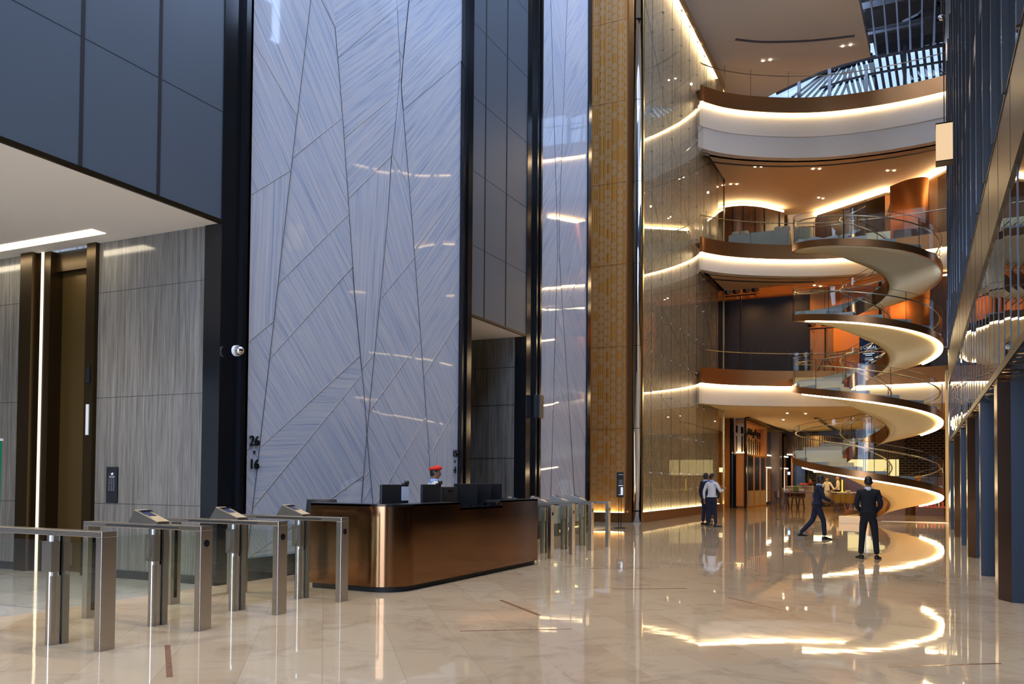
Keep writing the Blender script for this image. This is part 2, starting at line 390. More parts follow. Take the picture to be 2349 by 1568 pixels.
# ---- marble wall slabs: cells between crossing seams, each with its own vein direction and a hair of tilt
def marble(name, y0, y1, zt, lines, cells, seed, zlow=.33):
    rnd = random.Random(seed)
    me = bpy.data.meshes.new(name); bm = bmesh.new(); uvl = bm.loops.layers.uv.new('UVMap')
    L = []
    for pts in lines:
        q = sorted([(p.z, p.y) for p in (atx(a, b, XW) for a, b in pts)]); L.append(q)
    def xin(q, z):
        if z <= q[0][0]: (a, b), (c, d) = q[0], q[1]
        elif z >= q[-1][0]: (a, b), (c, d) = q[-2], q[-1]
        else:
            for (a, b), (c, d) in zip(q[:-1], q[1:]):
                if a <= z <= c: break
        return b+(d-b)*(z-a)/(c-a)
    def row(z):
        return [y0] + sorted(min(max(xin(q, z), y0), y1) for q in L) + [y1]
    seams = MB()
    for k, brk in enumerate(cells):
        # brk: list of (z_top_at_mid, slant, vein angle)
        zb = zlow; sb = 0
        for (ztop, sl, ang) in brk:
            def edge(side, zmid_, s_):
                # z where slanted break meets this side
                zz = min(max(zmid_, zlow), zt)
                for _ in range(4):
                    r = row(zz); ym = (r[k]+r[k+1])/2; zz = min(max(zmid_+s_*(r[k+side]-ym), zlow), zt)
                return zz
            zl0, zr0 = edge(0, zb, sb), edge(1, zb, sb)
            zl1, zr1 = edge(0, ztop, sl), edge(1, ztop, sl)
            n = 30
            left = [(row(zl0+(zl1-zl0)*i/n)[k], zl0+(zl1-zl0)*i/n) for i in range(n+1)]
            right = [(row(zr0+(zr1-zr0)*i/n)[k+1], zr0+(zr1-zr0)*i/n) for i in range(n+1)]
            t1, t2 = rnd.uniform(-.0035, .0035), rnd.uniform(-.0022, .0022)
            zc = (zb+ztop)/2; r_ = row(zc); yc = (r_[k]+r_[k+1])/2
            P = lambda y, z: (XW + .012 + t1*(y-yc) + t2*(z-zc), y, z)
            ca, sa = math.cos(math.radians(ang)), math.sin(math.radians(ang)); off = rnd.uniform(0, 90)
            for i in range(n):
                q = [left[i], right[i], right[i+1], left[i+1]]
                vs = [bm.verts.new(P(*v)) for v in q]
                try: fc = bm.faces.new(vs)
                except ValueError: continue
                for lp, (y, z) in zip(fc.loops, q):
                    lp[uvl].uv = (-y*sa+z*ca+off, y*ca+z*sa+off)
            # hairline joint on top of the cell
            if zl1 < zt-.05 or zr1 < zt-.05:
                a, b = Vector((XW+.016, left[-1][0], zl1)), Vector((XW+.016, right[-1][0], zr1))
                if (a-b).length > .05:
                    seams.box((a+b)/2, (.006, (b-a).length, .007), M=Matrix.Rotation(math.atan2(b.z-a.z, b.y-a.y), 3, 'X'), mi=1)
            zb, sb = ztop, sl
    bm.to_mesh(me); bm.free(); me.materials.append(M['marble'])
    o = bpy.data.objects.new(name, me); COL.objects.link(o); o['kind'] = 'structure'
    # backing, long dark seams, plinth
    bk = MB(); bk.bx(XW-.3, XW-.03, y0, y1, 0, zt); bk.build('backing', M['blackmatte'], o)
    for q in L:
        pts = [(XW+.018, min(max(xin(q, zlow+(zt-zlow)*i/24), y0+.01), y1-.01), zlow+(zt-zlow)*i/24) for i in range(25)]
        seams.tube(pts, .0045, 4)
    seams.build('seam', [M['joint'], M['paleseam']], o)
    pl = MB(); pl.bx(XW, XW+.04, y0, y1, 0, zlow); pl.build('plinth', M['black'], o)
    return o
A_ = [(711, 0), (653, 500), (576, 1179)]
B_ = [(761, 0), (781, 223), (800, 500), (812, 679), (833, 897), (841, 1013), (853, 1147)]
C_ = [(908, 0), (918, 178), (897, 351), (888, 500), (873, 656), (853, 857), (840, 991), (828, 1147)]
D_ = [(937, 0), (918, 191), (943, 500), (969, 848), (984, 1067), (990, 1150)]
marble('wall_left', 9.545, 15.862, 22, [A_, B_, C_, D_],
       [[(2.0, .6, -45), (3.7, .8, -47), (6.0, .8, 88), (7.6, -.7, -52), (22, .8, -50)],
        [(.9, .5, 2), (2.3, .9, -46), (2.9, .7, 4), (4.4, .9, -46), (5.4, .9, -44), (7.2, .9, -47), (9.4, -.8, -50), (22, .6, -48)],
        [(1.6, .8, 48), (3.6, .9, -46), (6.9, .9, 86), (8.0, .9, 44), (9.5, .9, 42), (22, .9, 44)],
        [(1.9, .9, -44), (3.6, .9, -45), (5.4, .9, -46), (7.4, -.8, -60), (9.6, -.9, 80), (22, .9, 45)],
        [(2.5, .9, 88), (4.2, .9, -46), (6.8, .9, 46), (9.6, .9, 47), (22, .9, 45)]], 3)
E_ = [(1262, 0), (1278, 560), (1262, 1150)]; F_ = [(1300, 0), (1280, 560), (1318, 1150)]
marble('wall_left_far', 20.129, 23.573, 22, [E_, F_],
       [[(3, .9, -60), (6.5, .9, 84), (9.5, .9, 48), (22, .9, 60)], [(4, .9, -50), (8, .9, -46), (11, .9, 50), (22, .9, -60)], [(3.2, -.9, -62), (7, .9, -46), (12, .9, 60), (22, .9, 50)]], 8)

# ---- grey panelled bays with openings under a white soffit
SOF = 5.115
def bay(name, y0, y1, vj, seedz):
    o = MB()
    o.bx(XW-.3, XW, y0, y1, SOF+.05, 22.6)
    w = struct(name, o, M['panelgrey'])
    j = MB()
    for y in vj: j.bx(XW-.01, XW+.006, y-.025, y+.025, SOF+.05, 22)
    j.build('gap', M['joint'], w)
    j = MB()
    for k in range(10): j.bx(XW-.01, XW+.003, y0, y1, 6.70+1.66*k, 6.708+1.66*k)
    j.build('joint', M['joint'], w)
    e = MB(); e.bx(XW-.03, XW+.012, y0, y1, SOF-.01, SOF+.05); e.build('edge_trim', M['bronzedark'], w)
    return w
bay('wall_left_near', -9, 8.98, [6.736, 7.872, 5.6, 4.5, 3.3, 2.2, 1.1], 0)
bay('wall_left_middle', 16.35, 19.318, [17.043, 18.15], 0)
# lobby opening, near
c = MB(); c.bx(-16.5, XW-.02, -9, 9.0, SOF, SOF+.3); struct('ceiling_lobby', c, M['ceilwhite'])
c = MB(); c.bx(-16.5, -10.85, 8.43, 8.66, SOF-.006, SOF+.01); struct('trim_20', c, M['slot'])
c = MB(); c.bx(-16.8, -16.5, -9, 9.3, 0, SOF+.3); struct('wall_lobby_back', c, M['stone'])
c = MB(); c.bx(-11.40, XW, 9.0, 9.25, 0, SOF); struct('wall_lobby', c, M['stone'])
j = MB()
for z in (1.105, 2.715, 4.335): j.bx(-11.40, XW-.03, 8.998, 9.002, z, z+.005)
struct('trim_21', j, M['joint'])
j = MB(); j.bx(-11.38, XW-.02, 8.975, 9.0, 0, .12); struct('baseboard_lobby', j, M['greydark'])
c = MB(); c.bx(-16.5, -13.13, 9.0, 9.25, 0, SOF); struct('wall_lobby_left', c, M['stone'])
j = MB(); j.bx(-16.5, -13.13, 8.975, 9.0, 0, .12); struct('baseboard_lobby_left', j, M['greydark'])
for z in (1.105, 2.715, 4.335):
    j = MB(); j.bx(-16.5, -13.13, 8.998, 9.002, z, z+.005); struct('trim_22', j, M['joint'])
# elevator door recess
d = thing('elevator', 'tall bronze elevator door recessed in the stone lobby wall', 'elevator', (-12.3, 9.1, 0))
b = MB(); b.bx(-12.53, -11.60, 9.22, 9.27, .0, 4.8); b.build('door', M['elevator'], d); d.children[0].location = (12.3, -9.1, 0)
def lc(mb, name, m, parent, **k):                      # build world-coordinate geometry under a thing
    o = mb.build(name, m, parent, **k); o.location = -Vector(parent.location); return o
b = MB(); b.bx(-11.60, -11.40, 8.93, 9.28, 0, SOF); lc(b, 'door_frame', M['bronzedark'], d)
b = MB(); b.bx(-12.84, -12.53, 9.0, 9.28, 0, SOF); b.bx(-13.13, -12.84, 8.90, 9.28, 0, SOF); lc(b, 'door_frame', M['bronzedark'], d)
b = MB(); b.bx(-12.74, -12.69, 8.985, 9.0, 0, SOF); lc(b, 'light_strip', M['verticalstrip'], d)
b = MB(); b.bx(-12.53, -11.60, 9.1, 9.28, 4.8, SOF); lc(b, 'head_panel', M['bronzedark'], d)
b = MB(); b.bx(-11.53, -11.47, 8.915, 8.93, 2.15, 2.62); lc(b, 'call_panel', M['whiteplate'], d)
b = MB(); b.bx(-11.54, -11.46, 8.915, 8.93, 2.95, 3.2); lc(b, 'floor_indicator', M['black'], d)
# keypad
k = thing('access_keypad', 'tall black access keypad with twelve round buttons on stone wall', 'keypad', (-11.01, 9.0, 1.39))
kb = MB(); kb.bx(-.122, .122, -.018, 0, -.272, .272); kb.build('panel', M['black'], k, bevel=.004)
kb = MB(); kb.bx(-.055, .065, -.021, -.018, .12, .195); kb.build('card_reader', M['plastic'], k)
kb = MB(); kb.bx(-.012, .014, -.0225, -.0205, .150, .178); kb.bx(.014, .030, -.0225, -.0205, .152, .186); kb.build('symbol', M['text'], k)
for (s, z, bdy) in ((.016, .122, 'TAP ACCESS CARD'), (.016, .104, 'OR KEY FLOOR')):
    o = textmesh('caption', bdy, s, M['text']); o.parent = k; o.location = (.004, -.0225, z); o.rotation_euler = (PI/2, 0, 0)
for r in range(4):
    for c_ in range(3):
        kb = MB(); kb.cyl((-.05+.05*c_, -.021, .066-.046*r), .019, .008, 14, axis='Y'); o = kb.build('button', M['chrome'], k, smooth=False)
        kb = MB(); kb.cyl((-.05+.05*c_, -.026, .066-.046*r), .011, .006, 12, axis='Y'); kb.build('button_face', M['plastic'], o)
# second opening
c = MB(); c.bx(-16.5, XW-.02, 16.0, 19.4, SOF, SOF+.3); struct('ceiling_alcove', c, M['ceilwhite'])
c = MB(); c.bx(-16.5, XW, 19.33, 19.7, 0, SOF); struct('wall_alcove', c, M['stone'])
c = MB(); c.bx(-16.5, XW-.35, 9.3, 9.6, 0, SOF+.3); c.bx(-16.5, XW-.35, 15.9, 16.1, 0, SOF+.3); c.bx(-16.6, -16.3, 9, 20, 0, SOF+.4); struct('wall_alcove_side', c, M['stone'])
j = MB()
for z in (2.05, 3.4, 4.35): j.bx(-13, XW-.03, 19.322, 19.332, z, z+.01)
struct('trim_23', j, M['joint'])
# black piers framing the marble
def pier(name, y0, y1, extra):
    o = MB(); o.bx(XW-.3, XW+.02, y0, y1, 0, 22.6); w = struct(name, o, M['black'])
    e = MB()
    for (a, b, d_) in extra: e.bx(XW, XW+d_, a, b, 0, 22.6)
    e.build('fin', M['black'], w); return w
pier('trim_30', 8.98, 9.545, [(9.32, 9.37, .10), (9.50, 9.545, .02)])
pier('trim_31', 15.862, 16.35, [(15.862, 15.93, .10), (16.15, 16.35, .06)])
pier('trim_32', 19.318, 20.129, [(19.75, 19.83, .10), (20.03, 20.129, .08)])
pier('trim_33', 23.573, 23.95, [(23.573, 23.72, .06)])
# wide lift opening beyond the marble: gold wall facing the hall
def uvwall(name, P0, P1, z0, z1, m):                   # vertical wall with metre UVs from P0 to P1
    me = bpy.data.meshes.new(name); bm = bmesh.new(); uvl = bm.loops.layers.uv.new('UVMap')
    n = (Vector((P1[1]-P0[1], -(P1[0]-P0[0]))).normalized())*.12
    Lh = math.hypot(P1[0]-P0[0], P1[1]-P0[1])
    def quad(a, b, uvs, zz0=z0, zz1=z1):
        vs = [bm.verts.new((a[0], a[1], zz0)), bm.verts.new((b[0], b[1], zz0)), bm.verts.new((b[0], b[1], zz1)), bm.verts.new((a[0], a[1], zz1))]
        fc = bm.faces.new(vs)
        for lp, u in zip(fc.loops, uvs): lp[uvl].uv = u
    quad(P0, P1, [(0, z0), (Lh, z0), (Lh, z1), (0, z1)])
    b0, b1 = (P0[0]-n.x, P0[1]-n.y), (P1[0]-n.x, P1[1]-n.y)
    quad(b1, b0, [(0, z0), (Lh, z0), (Lh, z1), (0, z1)])
    quad(P1, b1, [(0, z0), (.1, z0), (.1, z1), (0, z1)]); quad(b0, P0, [(0, z0), (.1, z0), (.1, z1), (0, z1)])
    bm.to_mesh(me); bm.free(); me.materials.append(m)
    o = bpy.data.objects.new(name, me); COL.objects.link(o); o['kind'] = 'structure'; return o
g = uvwall('wall_gold', (-12.6, 29.6), (-9.64, 29.6), .35, 22.4, M['goldpattern'])
j = MB()
for k_ in range(7): j.bx(-12.6, -9.64, 29.59, 29.602, 3.40+3.02*k_, 3.415+3.02*k_)
j.build('joint', M['orange'], g)
b = MB(); b.bx(-12.6, -9.34, 29.40, 29.75, 0, .35); struct('baseboard_gold', b, M['bronzeband'])
b = MB(); b.bx(-12.6, -9.66, 29.50, 29.55, .35, .37); struct('trim_34', b, M['goldglow'])
b = MB(); b.bx(-9.64, -9.34, 29.72, 29.9, 0, 22.4); struct('trim_35', b, M['bronzeband'])
b = MB(); b.bx(-14, -12.6, 23.9, 29.9, 0, 22.6); b.bx(-14, XW-.3, 23.9, 23.95, 0, 22.6); struct('wall_lift_lobby', b, M['panelgrey'])
b = MB(); b.cyl((-9.20, 29.72, 11.2), .17, 22.4, 32); o = struct('trim_36', b, M['chrome'], smooth=True)
j = MB()
for k_ in range(8): j.cyl((-9.20, 29.72, .4+3.0*k_), .173, .012, 32)
j.build('joint', M['black'], o)
b = MB(); b.bx(-9.03, -8.99, 29.62, 29.74, 0, 22.4); b.bx(-9.38, -9.36, 29.6, 29.7, .35, 22.4); struct('trim_37', b, M['brass'])
# ---- point-fixed glass screen before the patterned stone
g = uvwall('wall_screen', (-9.40, 29.75), (-9.40, 44.3), .35, 22.3, M['greypattern'])
b = MB(); b.bx(-9.45, -9.08, 29.75, 44.3, 0, .35); struct('baseboard_screen', b, M['bronzeband'])
b = MB(); b.bx(-9.36, -9.30, 29.8, 44.2, .35, .365); struct('trim_38', b, M['goldglow'])
b = MB(); b.bx(-9.38, -9.14, 29.8, 43.4, 22.18, 22.24); struct('trim_39', b, M['cove'])
b = MB(); b.bx(-9.14, -9.06, 29.8, 44.3, 21.95, 22.3); b.bx(-9.14, -9.06, 44.24, 44.3, 0, 22.3); struct('trim_40', b, M['brass'])
gs = thing('glass_screen', 'tall clear glass screen on point fittings before patterned stone', 'glass screen', (-9.1, 29.8, .35))
ys = [29.8]+[31.106+1.437*i for i in range(9)]+[44.2]; zs = [.36]+[1.825+1.524*i for i in range(14)]
rr = random.Random(5)
for i in range(len(ys)-1):
    a, b_ = ys[i]+.006, ys[i+1]-.006; t = rr.uniform(-.003, .003); yc = (a+b_)/2
    q = MB(); q.add([(t*(a-yc), a-29.8, 0), (t*(b_-yc), b_-29.8, 0), (t*(b_-yc), b_-29.8, 21.55), (t*(a-yc), a-29.8, 21.55)], [(0, 1, 2, 3)])
    q.build('glass_panel', M['glass'], gs, fix=False)
    q = MB(); q.bx(-.006, .004, b_-29.8, b_-29.8+.012, 0, 21.55); q.build('panel_joint', M['greydark'], gs)
proto = None
for i, y in enumerate(ys[1:-1]):
    for j_, z in enumerate(zs[1:]):
        if proto is None:
            q = MB(); q.cyl((.03, 0, 0), .045, .03, 12, axis='X'); q.cyl((-.12, 0, 0), .014, .26, 8, axis='X')
            for s1 in (-1, 1): q.box((-.02, .045*s1, .0), (.02, .09, .02)); q.cyl((0, .085*s1, 0), .022, .05, 10, axis='X')
            proto = q.build('fitting', M['chrome'], gs); fo = proto
        elif len([1 for c_ in gs.children if c_.name.startswith('fitting')]) < 98: fo = proto.copy(); COL.objects.link(fo)
        else: continue
        fo.parent = gs; fo.location = (0, y-29.8, z-.35)
for (ya, za, yb, zb) in ((29.9, 20.0, 42.6, 7.5), (29.9, 14.0, 42.6, 1.8), (29.9, 5.6, 39.7, 3.0), (29.9, 9.6, 42.6, 4.4), (29.9, 12.0, 42.6, 19.5)):
    q = MB(); q.tube([(-.1, ya-29.8, za-.35), (-.1, yb-29.8, zb-.35)], .010, 5); q.build('tie_rod', M['chrome'], gs)

# ---- rear balconies (curved), their soffits, glass rails and light coves
plan = [(-9.05, 39.15), (-8.92, 39.45), (-8.25, 40.35), (-7.2, 41.25), (-5.6, 42.2), (-4.0, 42.8), (-2.4, 43.05), (-.6, 43.05), (1.25, 42.75), (3.2, 42.2)]
def cat(pts, n=6):
    R = []
    P = [pts[0]]+list(pts)+[pts[-1]]
    for i in range(1, len(P)-2):
        for k_ in range(n):
            t = k_/n; p0, p1, p2, p3 = (Vector(P[i+q]) for q in (-1, 0, 1, 2))
            R.append(.5*((2*p1)+(-p0+p2)*t+(2*p0-5*p1+4*p2-p3)*t*t+(-p0+3*p1-3*p2+p3)*t**3))
    R.append(Vector(pts[-1])); return R
bp_ = cat(plan); 
def normals(pp):
    N = []
    for i in range(len(pp)):
        a, b = pp[max(i-1, 0)], pp[min(i+1, len(pp)-1)]; t = (b-a).normalized(); N.append(Vector((t.y, -t.x)))
    return N
bn = normals(bp_)
def balcony(name, zs_, ztop, whites, floorz, zrail, label):
    t = thing(name, label, 'balcony')
    q = MB(); q.sweep(bp_, [(0, zs_), (.0, ztop), (-.12, ztop), (-.12, zs_)], bn); q.build('fascia_band', M['bronzeband'], t, smooth=True, split=True)
    q = MB(); q.sweep(bp_, [(-.06, zs_-.055), (-.06, zs_-.005), (-.13, zs_-.005), (-.13, zs_-.055)], bn); q.build('light_strip', M['strip'], t)
    q = MB()
    prof = [(-.14, zs_)]
    z = zs_; off = -.14
    for (zz, oo) in whites: prof += [(off, zz), (oo, zz)]; off = oo
    q.sweep(bp_, prof, bn, closed_prof=False); q.build('fascia', M['plaster'], t, smooth=True, split=True)
    q = MB(); q.sweep(bp_, [(-.02, floorz), (-.02, floorz-.06), (-2.0, floorz-.06), (-2.0, floorz)], bn); q.build('floor_edge', M['bronzedark'], t)
    # glass rail in panels + handrail
    n = len(bp_); st = 6
    for i in range(0, n-1, st):
        j_ = min(i+st, n-1)
        q = MB(); q.sweep([p for p in bp_[i:j_+1]], [(-.03, ztop-.1), (-.03, zrail)], bn[i:j_+1], closed_prof=False); q.build('glass_panel', M['glass'], t)
        q = MB(); p = bp_[j_]+bn[j_]*-.03; q.bx(p.x-.008, p.x+.008, p.y-.008, p.y+.008, ztop, zrail); q.build('glass_joint', M['mullion'], t)
    q = MB(); q.tube([(p.x-.1*m.x, p.y-.1*m.y, zrail-.22) for p, m in zip(bp_, bn)], .025, 8); q.build('handrail', M['railmetal'], t, smooth=True)
    return t
def slab(name, pts, z0, z1, m):
    q = MB(); q.prism(pts, z0, z1); return struct(name, q, m)
inner = [(p.x+.14*m.x*-1, p.y-.14*m.y) for p, m in zip(bp_, bn)]
def ceil_slab(name, z0, z1, m, yb=50, off=.6):
    pts = [(p.x-m.x*off, p.y-m.y*off) for p, m in zip(bp_, bn)] + [(5.4, 42.5), (5.4, yb), (-12.8, yb), (-12.8, 44.4), (-9.04, 44.4), (-9.04, 40.2)]
    return slab(name, pts, z0, z1, m)
balcony('balcony', 6.06, 6.80, [(5.12, -.7)], 6.5, 7.85, 'curved lowest balcony with bronze band above the restaurant')
balcony('balcony', 12.16, 12.86, [(11.38, -.7)], 12.6, 14.15, 'curved middle balcony with bronze band level with the stair top')
balcony('balcony', 19.25, 20.0, [(18.15, -.22), (17.15, -.8)], 19.8, 21.3, 'curved topmost balcony with bronze band under the skylight')
ceil_slab('ceiling_ground', 5.12, 6.0, M['cream'], 71)
ceil_slab('ceiling_first', 11.38, 12.5, M['warmlitceil'], 44.3)
slab('ceiling_first_inner', [(5.4, 44.3), (5.4, 56), (-12.8, 56), (-12.8, 44.3)], 12.1, 12.5, M['warmlitceil'])
ceil_slab('ceiling_second', 17.15, 19.6, M['warmlitceil'], 56)
# slot vents in the balcony soffits
for z, (k0, k1), off in ((17.14, (8, 47), 1.25), (11.37, (8, 30), 1.25)):
    q = MB(); pp = bp_[k0:k1]; nn = bn[k0:k1]; q.sweep(pp, [(-off, z), (-off, z-.02), (-off-.12, z-.02), (-off-.12, z)], nn); struct('trim_50', q, M['greydark'])
# top ceiling with its cut edge, and the service zone beyond
ce = [(-6.821, 46.547), (-5.614, 45.783), (-4.475, 45.107), (-3.412, 44.746), (-2.198, 44.533)]
slab('ceiling', [(-9.6, 28.0), (-2.75, 28.0), (-2.264, 38.992), (-2.058, 44.503)]+ce[::-1]+[(-9.0, 48.2), (-13, 49), (-13, 28)], 22.3, 22.8, M['plaster'])
q = MB()
vp_ = [atz(1686, 92, 22.29), atz(1750, 98, 22.29), atz(1860, 95, 22.29), atz(1960, 84, 22.29)]
vc = cat([(p.x, p.y) for p in vp_], 6); q.sweep(vc, [(0, 22.27), (0, 22.3), (.14, 22.3), (.14, 22.27)], normals(vc)); struct('trim_51', q, M['greydark'])
slab('ceiling_service', [(-2.7, 28), (5.5, 28), (5.5, 48.5), (-2.0, 48.5)], 24.2, 24.4, M['blackmatte'])
slab('ceiling_rear_lightstop', [(-13, 43), (5.8, 43), (5.8, 50), (-13, 50)], 25.6, 25.8, M['blackmatte'])  # unseen slab added to keep sky light off the top balcony
for i in range(7):
    q = MB(); x0 = atz(2000+28*i, 60, 22.1).x; q.tube([(x0+.06, 34, 22.2), (x0+.06, 44.3, 22.2)], .045, 8); tag(q.build('ceiling_pipe', M['pipe'], smooth=True), 'slim silver pipe in the row below the black ceiling void', 'pipe', 'silver pipes under the ceiling void')
q = MB()
for y in (36, 38.5, 41, 43.5): q.bx(-2.4, 3, y, y+.25, 22.9, 23.2)
q.bx(-2.3, 3, 42.0, 42.1, 22.35, 22.45); q.bx(.3, .8, 34, 44, 22.6, 23.0)
for k_ in range(5): q.box((-.9+.6*k_, 40+.6*k_, 23.3), (.12, 5, .12), rz=.5*(k_-2))
tag(q.build('roof_truss', M['ductgrey']), 'dark beams and ducts above the silver pipes', 'roof truss')
# arched clerestory beyond the ceiling edge with outside louvers
q = MB(); q.add([(-8.9, 47.35, 19.6), (5.5, 47.35, 19.6), (5.5, 47.35, 25.6), (-8.9, 47.35, 25.6)], [(0, 1, 2, 3)]); struct('window_3', q, M['skyglass'], fix=False)  # pane tinted very dark to dim the bright sky behind
q = MB(); q.bx(-13, -8.9, 47.3, 47.5, 19.6, 25.6); q.bx(-13.1, -12.9, 29, 50, 19.6, 25.6); q.bx(5.5, 5.7, 28, 50, 15, 25.6); struct('wall_top_rear', q, M['plaster'])
fr = thing('clerestory_window', 'arched clerestory window over the topmost balcony', 'window', (0, 47.2, 0))
top = [(1780, 214), (1830, 190), (1880, 167), (1930, 150), (1990, 134), (2080, 117), (2173, 101)]
tp = [aty(a, b, 47.2) for a, b in top]
q = MB(); q.tube([(p.x, 0, p.z) for p in tp], .10, 6); q.build('frame', M['greydark'], fr)
q = MB(); q.tube([(p.x, 0, p.z-.85) for p in tp[2:]], .06, 6); q.build('transom', M['greydark'], fr)
for px in (1833, 1903, 1987, 2076, 2166):
    p = aty(px, 170, 47.2); q = MB(); q.bx(p.x-.08, p.x+.08, -.1, .1, 20, aty(px, 105 if px > 2000 else 150, 47.2).z); q.build('mullion', M['greydark'], fr)
lv = [((1850, 190), (1812, 213)), ((1868, 186), (1818, 214)), ((1886, 182), (1835, 215)), ((1900, 178), (1850, 215)), ((1912, 174), (1880, 214)), ((1925, 170), (1960, 214))]
for i in range(24):
    if i < 8: a, b = (1892+i*10, 166-i*3), (1816+i*16, 216)
    elif i < 14: a, b = (1930+(i-8)*12, 142-(i-8)*3), (1950+(i-8)*13, 212)
    else: a, b = (1998+(i-14)*17, 122-(i-14)*3), (2014+(i-14)*16.5, 205)
    p, r = aty(a[0], a[1], 49), aty(b[0], b[1]+8, 49)
    q = MB(); q.tube([p, r], .075, 4); tag(q.build('sunshade_louver', M['louver']), 'pale outside louver fin seen through the arched clerestory', 'louver', 'outside louvers behind the clerestory')

# ---- right-hand facade, roof and rear enclosure
XF = .92
b = MB(); b.bx(XF+.35, XF+.6, -9, 33.8, 2.9, 15.4); struct('wall_right', b, M['blackmatte'])
b = MB(); b.bx(XF+2.2, XF+2.5, -9, 33.8, 0, 3.2); struct('wall_right_lower', b, M['greydark'])
fw = tag(bpy.data.objects.new('window_1', None), kind='structure'); COL.objects.link(fw)
mat('blackfin', (.010, .011, .014), .4)
rr = random.Random(11)
def pane_row(z0, z1, sp, ystart, yend, tilt, wide, mm_):
    y = ystart
    while y < yend:
        t = rr.uniform(-tilt, tilt); t2 = rr.uniform(-tilt, tilt)*.3
        q = MB(); q.add([(XF+t*(a-sp/2)+t2*(z-(z0+z1)/2), y+a, z) for a, z in ((0, z0), (sp, z0), (sp, z1), (0, z1))], [(0, 3, 2, 1)])
        q.build('pane', M['facadeglass'], fw, fix=False)
        q = MB(); q.bx(XF-wide, XF+.1, y-.01-wide*.3, y+.01+wide*.3, z0, z1); q.build('mullion', mm_, fw)
        y += sp
pane_row(2.95, 4.82, .78, 3.0, 31.5, .006, .006, M['mullion'])
pane_row(5.86, 15.4, 1.56, 3.0, 31.5, .004, .07, M['blackfin'])
rb = random.Random(21)
for k_ in range(19):                                     # window reflections on the dark fins, put in as bright strips
    y_ = 3.0+1.56*k_
    for z_ in (5.9, 9.3, 12.5):
        q = MB(); z0_ = z_+rb.uniform(0, .9); q.bx(XF-.078, XF-.072, y_-.033, y_-.026, z0_, z0_+rb.uniform(1.2, 2.2)); q.build('glint_strip', M['finglint'], fw)
b = MB(); b.bx(XF-.03, XF+.4, -9, 31.6, 4.80, 5.86); struct('trim_60', b, M['facband'])
j = MB()
for k_ in range(22): j.bx(XF-.033, XF-.02, 1.0+1.56*k_, 1.012+1.56*k_, 4.82, 5.84)
struct('trim_61', j, M['joint'])
b = MB(); b.bx(XF-.04, XF-.0, -9, 31.6, 5.84, 5.87); b.bx(XF-.03, XF+.1, -9, 31.6, 2.86, 2.96); struct('trim_62', b, M['facband'])
b = MB(); b.bx(XF+.02, XF+.14, 31.5, 33.8, 0, 15.4); b.bx(XF-.02, XF+.5, 31.45, 31.6, 2.9, 15.4); struct('trim_63', b, M['blueface'])
b = MB(); b.add([(XF-.02, -9, 2.85), (XF-.02, 31.6, 2.85), (XF+2.3, 31.6, 2.62), (XF+2.3, -9, 2.62)], [(0, 1, 2, 3)]); struct('ceiling_right_soffit', b, M['goldsoffit'], fix=False)
# big horizontal transoms high on the facade
b = MB()
for z in (8.9, 12.1): b.bx(XF-.02, XF+.1, -9, 31.6, z, z+.35)
struct('trim_64', b, M['panelgrey'])
b = MB(); b.bx(XF, XF+.5, 28.4, 33.9, 15.4, 24.4); b.bx(XF, XF+.5, -9, 33.9, 15.1, 15.5); struct('wall_right_upper', b, M['panelgrey'])
b = MB(); b.add([(XF+.05, -9, 15.4), (XF+.05, 28.4, 15.4), (XF+.05, 28.4, 24.3), (XF+.05, -9, 24.3)], [(0, 3, 2, 1)]); struct('window_5', b, M['roofglass'], fix=False)  # tinted pane added to cut daylight from the high opening
# structural ribs across the high clerestory of the right wall
for i, (y0_, z0_, y1_, z1_, rr_) in enumerate(((-6, 15.5, 6, 24, .55), (9, 24, 16.5, 15.5, .55), (22.9, 15.5, 22.9, 24, 1.0), (23.2, 22.0, 28.6, 17.6, .32))):
    q = MB(); q.tube([(XF+.2, y0_+(y1_-y0_)*t/8, z0_+(z1_-z0_)*t/8+.5*math.sin(PI*t/8)) for t in range(9)], [rr_]*9, 8); tag(q.build('roof_rib', M['ductgrey']), 'heavy grey roof rib across the high daylight opening', 'roof rib', 'roof ribs above the right facade')
for i in range(22):
    q = MB(); y = -5+1.4*i; q.bx(XF-.1, XF+.3, y, y+.5, 15.52, 16.6); tag(q.build('clerestory_fin', M['ductgrey']), 'grey fin along the foot of the high daylight opening', 'fin', 'fins under the high daylight opening')
# roof over the hall in front of the cream ceiling, wall behind the viewer with a glazed entrance
b = MB(); b.bx(-18, XF+.6, -9, 28, 24.2, 24.6); struct('ceiling_hall', b, M['plaster'])
b = MB(); b.bx(-18, -8.6, -8.4, -8, 0, 24.4); b.bx(.6, 4, -8.4, -8, 0, 24.4); b.bx(-8.6, .6, -8.4, -8, 12, 24.4); struct('wall_entrance', b, M['panelgrey'])
b = MB(); b.add([(-8.6, -8.1, 0), (.6, -8.1, 0), (.6, -8.1, 12), (-8.6, -8.1, 12)], [(0, 1, 2, 3)]); struct('window_4', b, M['entranceglass'], fix=False)  # tinted pane added to weaken the entrance daylight
for k_ in range(6):
    b = MB(); b.bx(-8.6+1.84*k_-.05, -8.6+1.84*k_+.05, -8.35, -8.2, 0, 12); struct('window_2', b, M['mullion'])
# right side beyond the facade, side walls of the restaurant levels
b = MB(); b.bx(5.5, 5.8, 33, 72, 0, 24.4); b.bx(-13.2, -12.9, 29.9, 72, 0, 19.6); b.bx(-13.2, 6, 71.8, 72, 0, 6); struct('wall_rear_sides', b, M['orangewall'])
b = MB(); b.bx(1.45, 26, 34.4, 34.7, 0, 24.4); struct('wall_rear_lightstop', b, M['panelgrey'])  # wall added to stop sky light leaking into the restaurant

